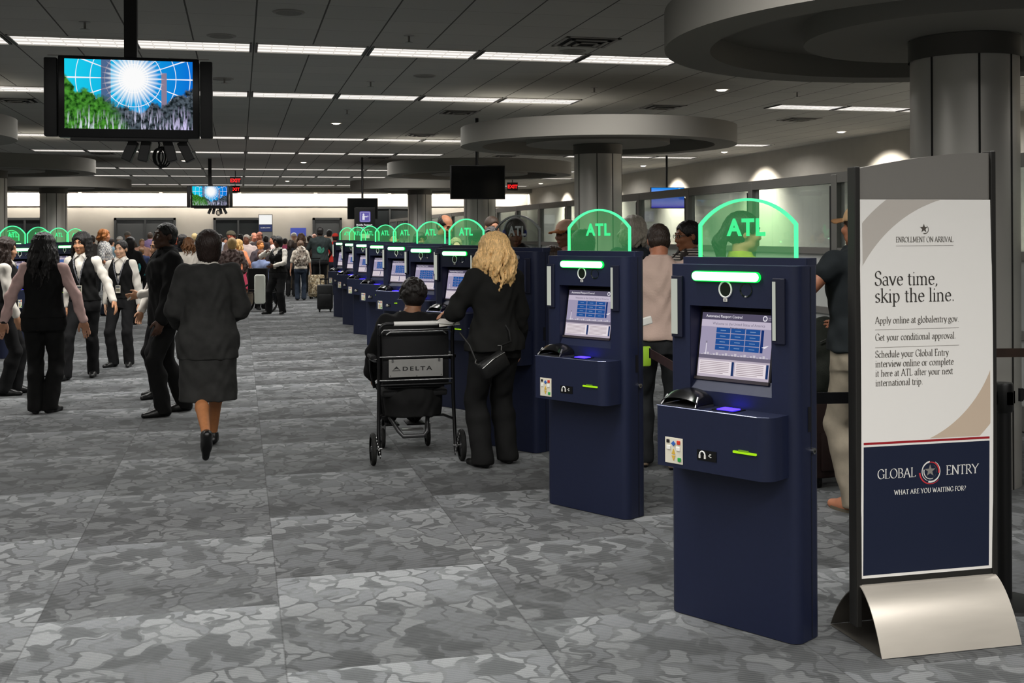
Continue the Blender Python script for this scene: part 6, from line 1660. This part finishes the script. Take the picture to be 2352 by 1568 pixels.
crowd(584, 533, 28.5, 20, 'b4735a', '6f6a66', 'bald', '8a8076', 'balding person in grey top left of the distant sign', tr='g')
crowd(596, 531, 27.6, -20, '9a5a42', '3a3436', 'bald', '2a2422', 'balding person in dark top just under the distant sign', tr='k')
crowd(598, 551, 25.2, 30, 'd0884a', '4a4348', 'short', '7a4a22', 'person with orange face below the distant sign', tr='k')
crowd(628, 541, 28.0, -75, 'b8785c', 'd0b5b0', 'short', '17120f', 'person in pale pink shirt in profile right of the distant sign', tr='n')
# attendant raising an arm
P = Person('person', pos(638, 23.7), -30, 1.60, True, 'attendant in black vest with one arm raised, in front of the far queue', res=.011, skin_c='5a3a2a', fat=1.2, feet={1: (.12, -.02, 0, 10), -1: (-.20, -.05, 0, -30)}, hands={1: (.06, -.30, 1.08), -1: (-.10, -.36, 1.38)}, poles={1: (1, .3, -.6), -1: (-1, -.1, -.6)}, head=(-10, 10))
vest_person(P, 'bob', 0, 31, wide=1.25, lany=True)
# person pushed in a wheelchair behind her
bw_ = pos(601, 24.4)
P = Person('person', bw_, 150, 1.68, False, 'person in blue top sitting in the distant wheelchair', 'people queueing at the far end', res=.014, skin_c='8a5a40', fingers=False, hipz=.50, feet={1: (.10, -.5, .14, 6), -1: (-.10, -.5, .14, -6)}, knees={1: (.1, -.4, 1), -1: (-.1, -.4, 1)}, hands={1: (.22, -.3, .95), -1: (-.22, -.3, .95)})
P.top('shirt', cloth('7a86a8'), .02, .9, 1.49, .5); P.trousers(TR['g']); P.shoes(SHOE); P.hair('short', hairm('5a3016'), 0, 33)
t = thing('wheelchair', (bw_[0], bw_[1], 0), R(150), 'distant black wheelchair with a white cushion behind the raised-arm attendant', 'wheelchair')
mb = MB(); mb.box((0, .16, .72), (.44, .04, .45), BLK, bev=.01); mb.build('backrest', t); mb = MB(); mb.box((0, -.05, .46), (.46, .44, .05), BLK, bev=.01); mb.build('seat', t)
for sg in (-1, 1):
    mb = MB(); mb.lathe([(.26, -.015), (.29, -.015), (.30, 0), (.29, .015), (.26, .015)], M('191918', .7), seg=32, T=Matrix.Translation((sg * .28, .1, .30)) @ Matrix.Rotation(PI / 2, 4, 'Y')); mb.build('rear_wheel', t, 40)
    mb = MB(); mb.tube([(sg * .23, .18, .95), (sg * .23, .16, .4), (sg * .23, -.25, .42), (sg * .2, -.42, .12)], .013, M('4a4a4b', .3, .7), 8); mb.build('side_frame', t, 60)
c_ = at_depth(597, 664, 23.2); o = MB(); o.box((0, 0, 0), (.22, .10, .60), M('dfe3d8', .8), bev=.04); o = o.build('cushion', None, 40); o.location = c_; tag(o, 'white cushion hanging on the distant wheelchair', 'cushion')
# centre of the queue
P = crowd(690, 551, 28.6, 180, 'b98a70', 'b9b0a2', 'bob', '5a4433', 'person with a patterned backpack seen from behind, dark jeans', fem=True, tr='j', res=.014, hands={1: (.3, 0, .78), -1: (-.3, 0, .78)})
o = backpack((P.root.location.x, P.root.location.y - .27, 1.13), 180, 'brown and white patterned backpack worn in the centre of the far queue', 'backpack', '8f8478', 1.0)
o.children[0].data.materials[0] = pattern('93877a', '4d4239', 26, 'c9c2b6')
P = crowd(735, 521, 29.5, 182, '3a251c', '262c2c', 'short', '110d0c', 'tall person in dark tee with green back print, seen from behind', tr='k', fat=1.2, res=.014)
mb = MB(); q = P.root.location; T = Matrix.Translation(Vector(P.tf((0, .152, 1.26)))) ; mb.ball((0, 0, 0), (.10, .008, .10), M('2f6a58', .8, 0, .5, 40), 16, 10, T); mb.build('back_print', P.root, 60)
crowd(668, 551, 30.4, 172, 'a87a60', '202124', 'long', '2a1f19', 'person in black with long dark hair left of the patterned backpack', fem=True, sleeve=1, tr='k')
crowd(655, 546, 33.0, 160, 'b07f64', 'c05a7a', 'short', '17120f', 'person in pink top with short black hair left of the centre queue', tr='g')
crowd(692, 536, 31.5, 176, 'b98a6c', '3a302c', 'wavy', '4a3322', 'person with long brown hair behind the patterned backpack', fem=True, ln=.26)
crowd(675, 533, 34.0, 165, 'c09a80', 'a89a86', None, '', 'person in white cap behind the patterned backpack', cap=('d8d4cc', 'd8d4cc'), tr='t')
crowd(711, 540, 32.5, 175, 'b58a70', 'd2ccc4', 'short', '20170f', 'person in white shirt between backpack wearer and tall dark tee', tr='k')
crowd(722, 536, 34.5, 20, 'c08a74', 'b09ca4', 'bald', 'b8b0a8', 'white-haired person in mauve top left of the tall dark tee', tr='g')
crowd(757, 527, 33.0, 150, 'c9a48a', 'cfc8ba', 'short', '15110f', 'person in cream shirt right of the tall dark tee', tr='t')
crowd(770, 534, 31.0, 190, '7a4a38', 'b03028', 'short', '1a1310', 'person in bright red shirt at the right end of the far queue', tr='n', cap=('c23a30', 'c23a30'))
crowd(640, 553, 35.5, 150, '8a5f48', '3a3c44', 'short', '17120f', 'person in slate top right of the pale pink profile', tr='k')
# left part of the queue
crowd(275, 541, 30.5, 170, 'b58f78', '8a8680', None, '', 'person in pale cap and grey top above the tied-back attendant', cap=('b9b4ac', '9a958c'), tr='g')
crowd(293, 531, 32.0, 165, 'b08468', '4a4238', None, '', 'person in grey flat cap by the dark double door', cap=('7f7a72', '6a665e'), tr='k')
crowd(212, 540, 30.0, 190, '9a6c50', '33302e', 'short', '2a211b', 'person in dark top left of the ginger-haired person', tr='k')
crowd(326, 548, 31.5, 20, 'c09078', 'cfa08a', 'short', '8a6a48', 'person in salmon top behind the short navy person', tr='t')
crowd(386, 527, 29.0, 190, 'b98a70', '55504c', 'curly', 'a79e90', 'person with curly grey hair right of the tall dark head', tr='g')
crowd(396, 536, 32.5, 160, 'a87a5c', '6a2c34', 'short', '241a14', 'person in maroon top behind the white lanyard wearer', tr='k')
crowd(447, 535, 28.5, 180, 'c9a084', '8f9aa0', 'short', 'b09a6c', 'person with sandy hair and pale grey top left of the short-haired walker', tr='j')
crowd(456, 534, 31.0, 150, 'b98a70', '46505a', None, '', 'person in white cap left of the short-haired walker', cap=('dedad2', 'dedad2'), tr='k')
crowd(469, 528, 30.0, 170, 'a07054', '2a2a2e', 'short', '1c1512', 'person with black hair rising above the short-haired walker', tr='k')
crowd(482, 530, 33.5, 185, 'b58a6c', '5c6a50', 'short', '3a2a1e', 'person in olive top behind the short-haired walker', tr='t')
crowd(495, 532, 29.5, 175, 'c9a086', 'a4a8b0', 'bald', 'ccc5ba', 'white-haired person right of the short-haired walker', tr='g')
crowd(505, 537, 33.0, 150, '8a5a44', 'b8946a', 'short', '201713', 'person in mustard top right of the short-haired walker', tr='k')
crowd(517, 545, 30.5, 20, 'c08464', '7a3c3c', 'short', '2c1d15', 'person in brick red top left of the baseball cap', tr='j')
crowd(553, 537, 31.5, 165, '6a4432', '34383a', 'short', '120e0d', 'person with black hair right of the baseball cap', tr='k')
crowd(575, 543, 33.0, 10, 'c49478', 'e0d8d0', 'wavy', 'c8a878', 'fair-haired person in white top behind the pale pink shirt', fem=True, tr='t')
crowd(611, 541, 32.0, 160, 'a4745a', '48586c', 'short', '17120f', 'person in steel blue top under the distant sign', tr='j')
crowd(585, 560, 26.2, -30, 'b07a5e', 'a83a58', 'bob', '2a1a16', 'person in raspberry top beside the distant wheelchair', fem=True, tr='k')
crowd(618, 560, 28.8, 150, 'a87a60', '2c2c30', 'short', '1a1412', 'person in charcoal top behind the raised arm', tr='k')
crowd(345, 533, 36.0, 170, 'b98a70', '6c5a7a', 'short', '3a2c22', 'person in violet top behind the tall dark head', tr='g')
crowd(232, 545, 33.5, 170, 'b07f64', '7c6a50', 'long', '2a1d16', 'person in khaki top left of the dark double door', fem=True, tr='g')
crowd(748, 540, 36.0, 175, 'b98a70', '7a94a0', 'short', '5a4432', 'person in light teal top near the far right door', tr='j')
# retractable belt posts of the queue
POST = M('151515', .4, .3)
def belt_post(x, y, label, h=.98):
    t = thing('stanchion', (x, y, 0), 0, label, 'barrier post', 'barrier posts')
    mb = MB(); mb.lathe([(.001, .03), (.06, .028), (.16, .012), (.17, 0)], POST, seg=28); mb.build('foot', t, 40)
    mb = MB(); mb.cyl((0, 0, .02), (0, 0, h - .13), .032, POST, 18); mb.build('pole', t, 40)
    mb = MB(); mb.lathe([(.001, h), (.038, h), (.042, h - .01), (.042, h - .12), (.034, h - .13)], POST, seg=20)
    for a in range(4): mb.box((0, 0, h - .065), (.024, .10, .055), POST, Matrix.Rotation(PI / 2 * a, 4, 'Z'))
    mb.build('head', t, 40); return t
def belt(a, b, label, z=.92, c='15151a', sag=.0):
    a, b = Vector((a[0], a[1], z)), Vector((b[0], b[1], z)); u_ = (b - a).normalized() * .055; a += u_; b -= u_; mid = (a + b) / 2; L = (b - a).length; ang = math.atan2(b.y - a.y, b.x - a.x)
    mb = MB(); mb.box((0, 0, 0), (L, .004, .05), M(c, .7, 0, .2, 10)); mb.box((L / 2 - .01, 0, 0), (.02, .012, .058), BLK); mb.box((-L / 2 + .01, 0, 0), (.02, .012, .058), BLK)
    o = mb.build('barrier_belt'); o.location = mid; o.rotation_euler = (0, 0, ang); tag(o, label, 'barrier belt'); return o
p0 = pos(2303, 5.02)
belt_post(p0[0], p0[1], 'black belt barrier post just right of the white sign stand')
belt((2.29, 4.57), (p0[0] - .04, p0[1] + .01), 'black barrier belt from the nearest kiosk to the post behind the sign')
belt((2.34, 6.30), (2.07, 4.80), 'dark reddish barrier belt between the two nearest kiosks', .95, '2a1714')
belt((p0[0] + .04, p0[1]), (5.2, 4.9), 'black barrier belt leading right from the post beside the sign', .92)
p1 = at_depth(2310, 828, 6.3)
belt((4.0, 5.75), (5.6, 5.4), 'brown barrier belt higher behind the sign stand', .95, '2a1c14')
fp = []
for i, (x, D) in enumerate(((566, 26.9), (622, 28.2), (508, 25.0), (388, 27.5))):
    q = pos(x, D); fp.append(q); belt_post(q[0], q[1], ['barrier post right of the patterned tunic', 'barrier post behind the raised-arm attendant', 'barrier post left of the patterned tunic', 'barrier post near the white cardigan'][i])
belt(fp[3], fp[2], 'queue belt near the white cardigan')
# luggage in the aisle
q = pos(726, 29.2); camo = pattern('8a7a5e', '5c4f3c', 30, 'b3a78e')
suitcase((q[0], q[1], 0), 12, .38, .24, .56, '', 'brown camouflage suitcase beside the tall dark tee', .42, camo)
q = pos(748, 24.3); suitcase((q[0] - .02, q[1], 0), -6, .33, .26, .52, '222324', 'black suitcase standing beside the farthest kiosk', .12)
o = MB(); o.box((0, 0, 0), (.19, .12, .09), M('2c3440', .6), bev=.02); o = o.build('counter_tray', None, 40); o.location = (10.98, 10.4, 1.09); tag(o, 'dark tray on the pale corridor counter', 'tray')
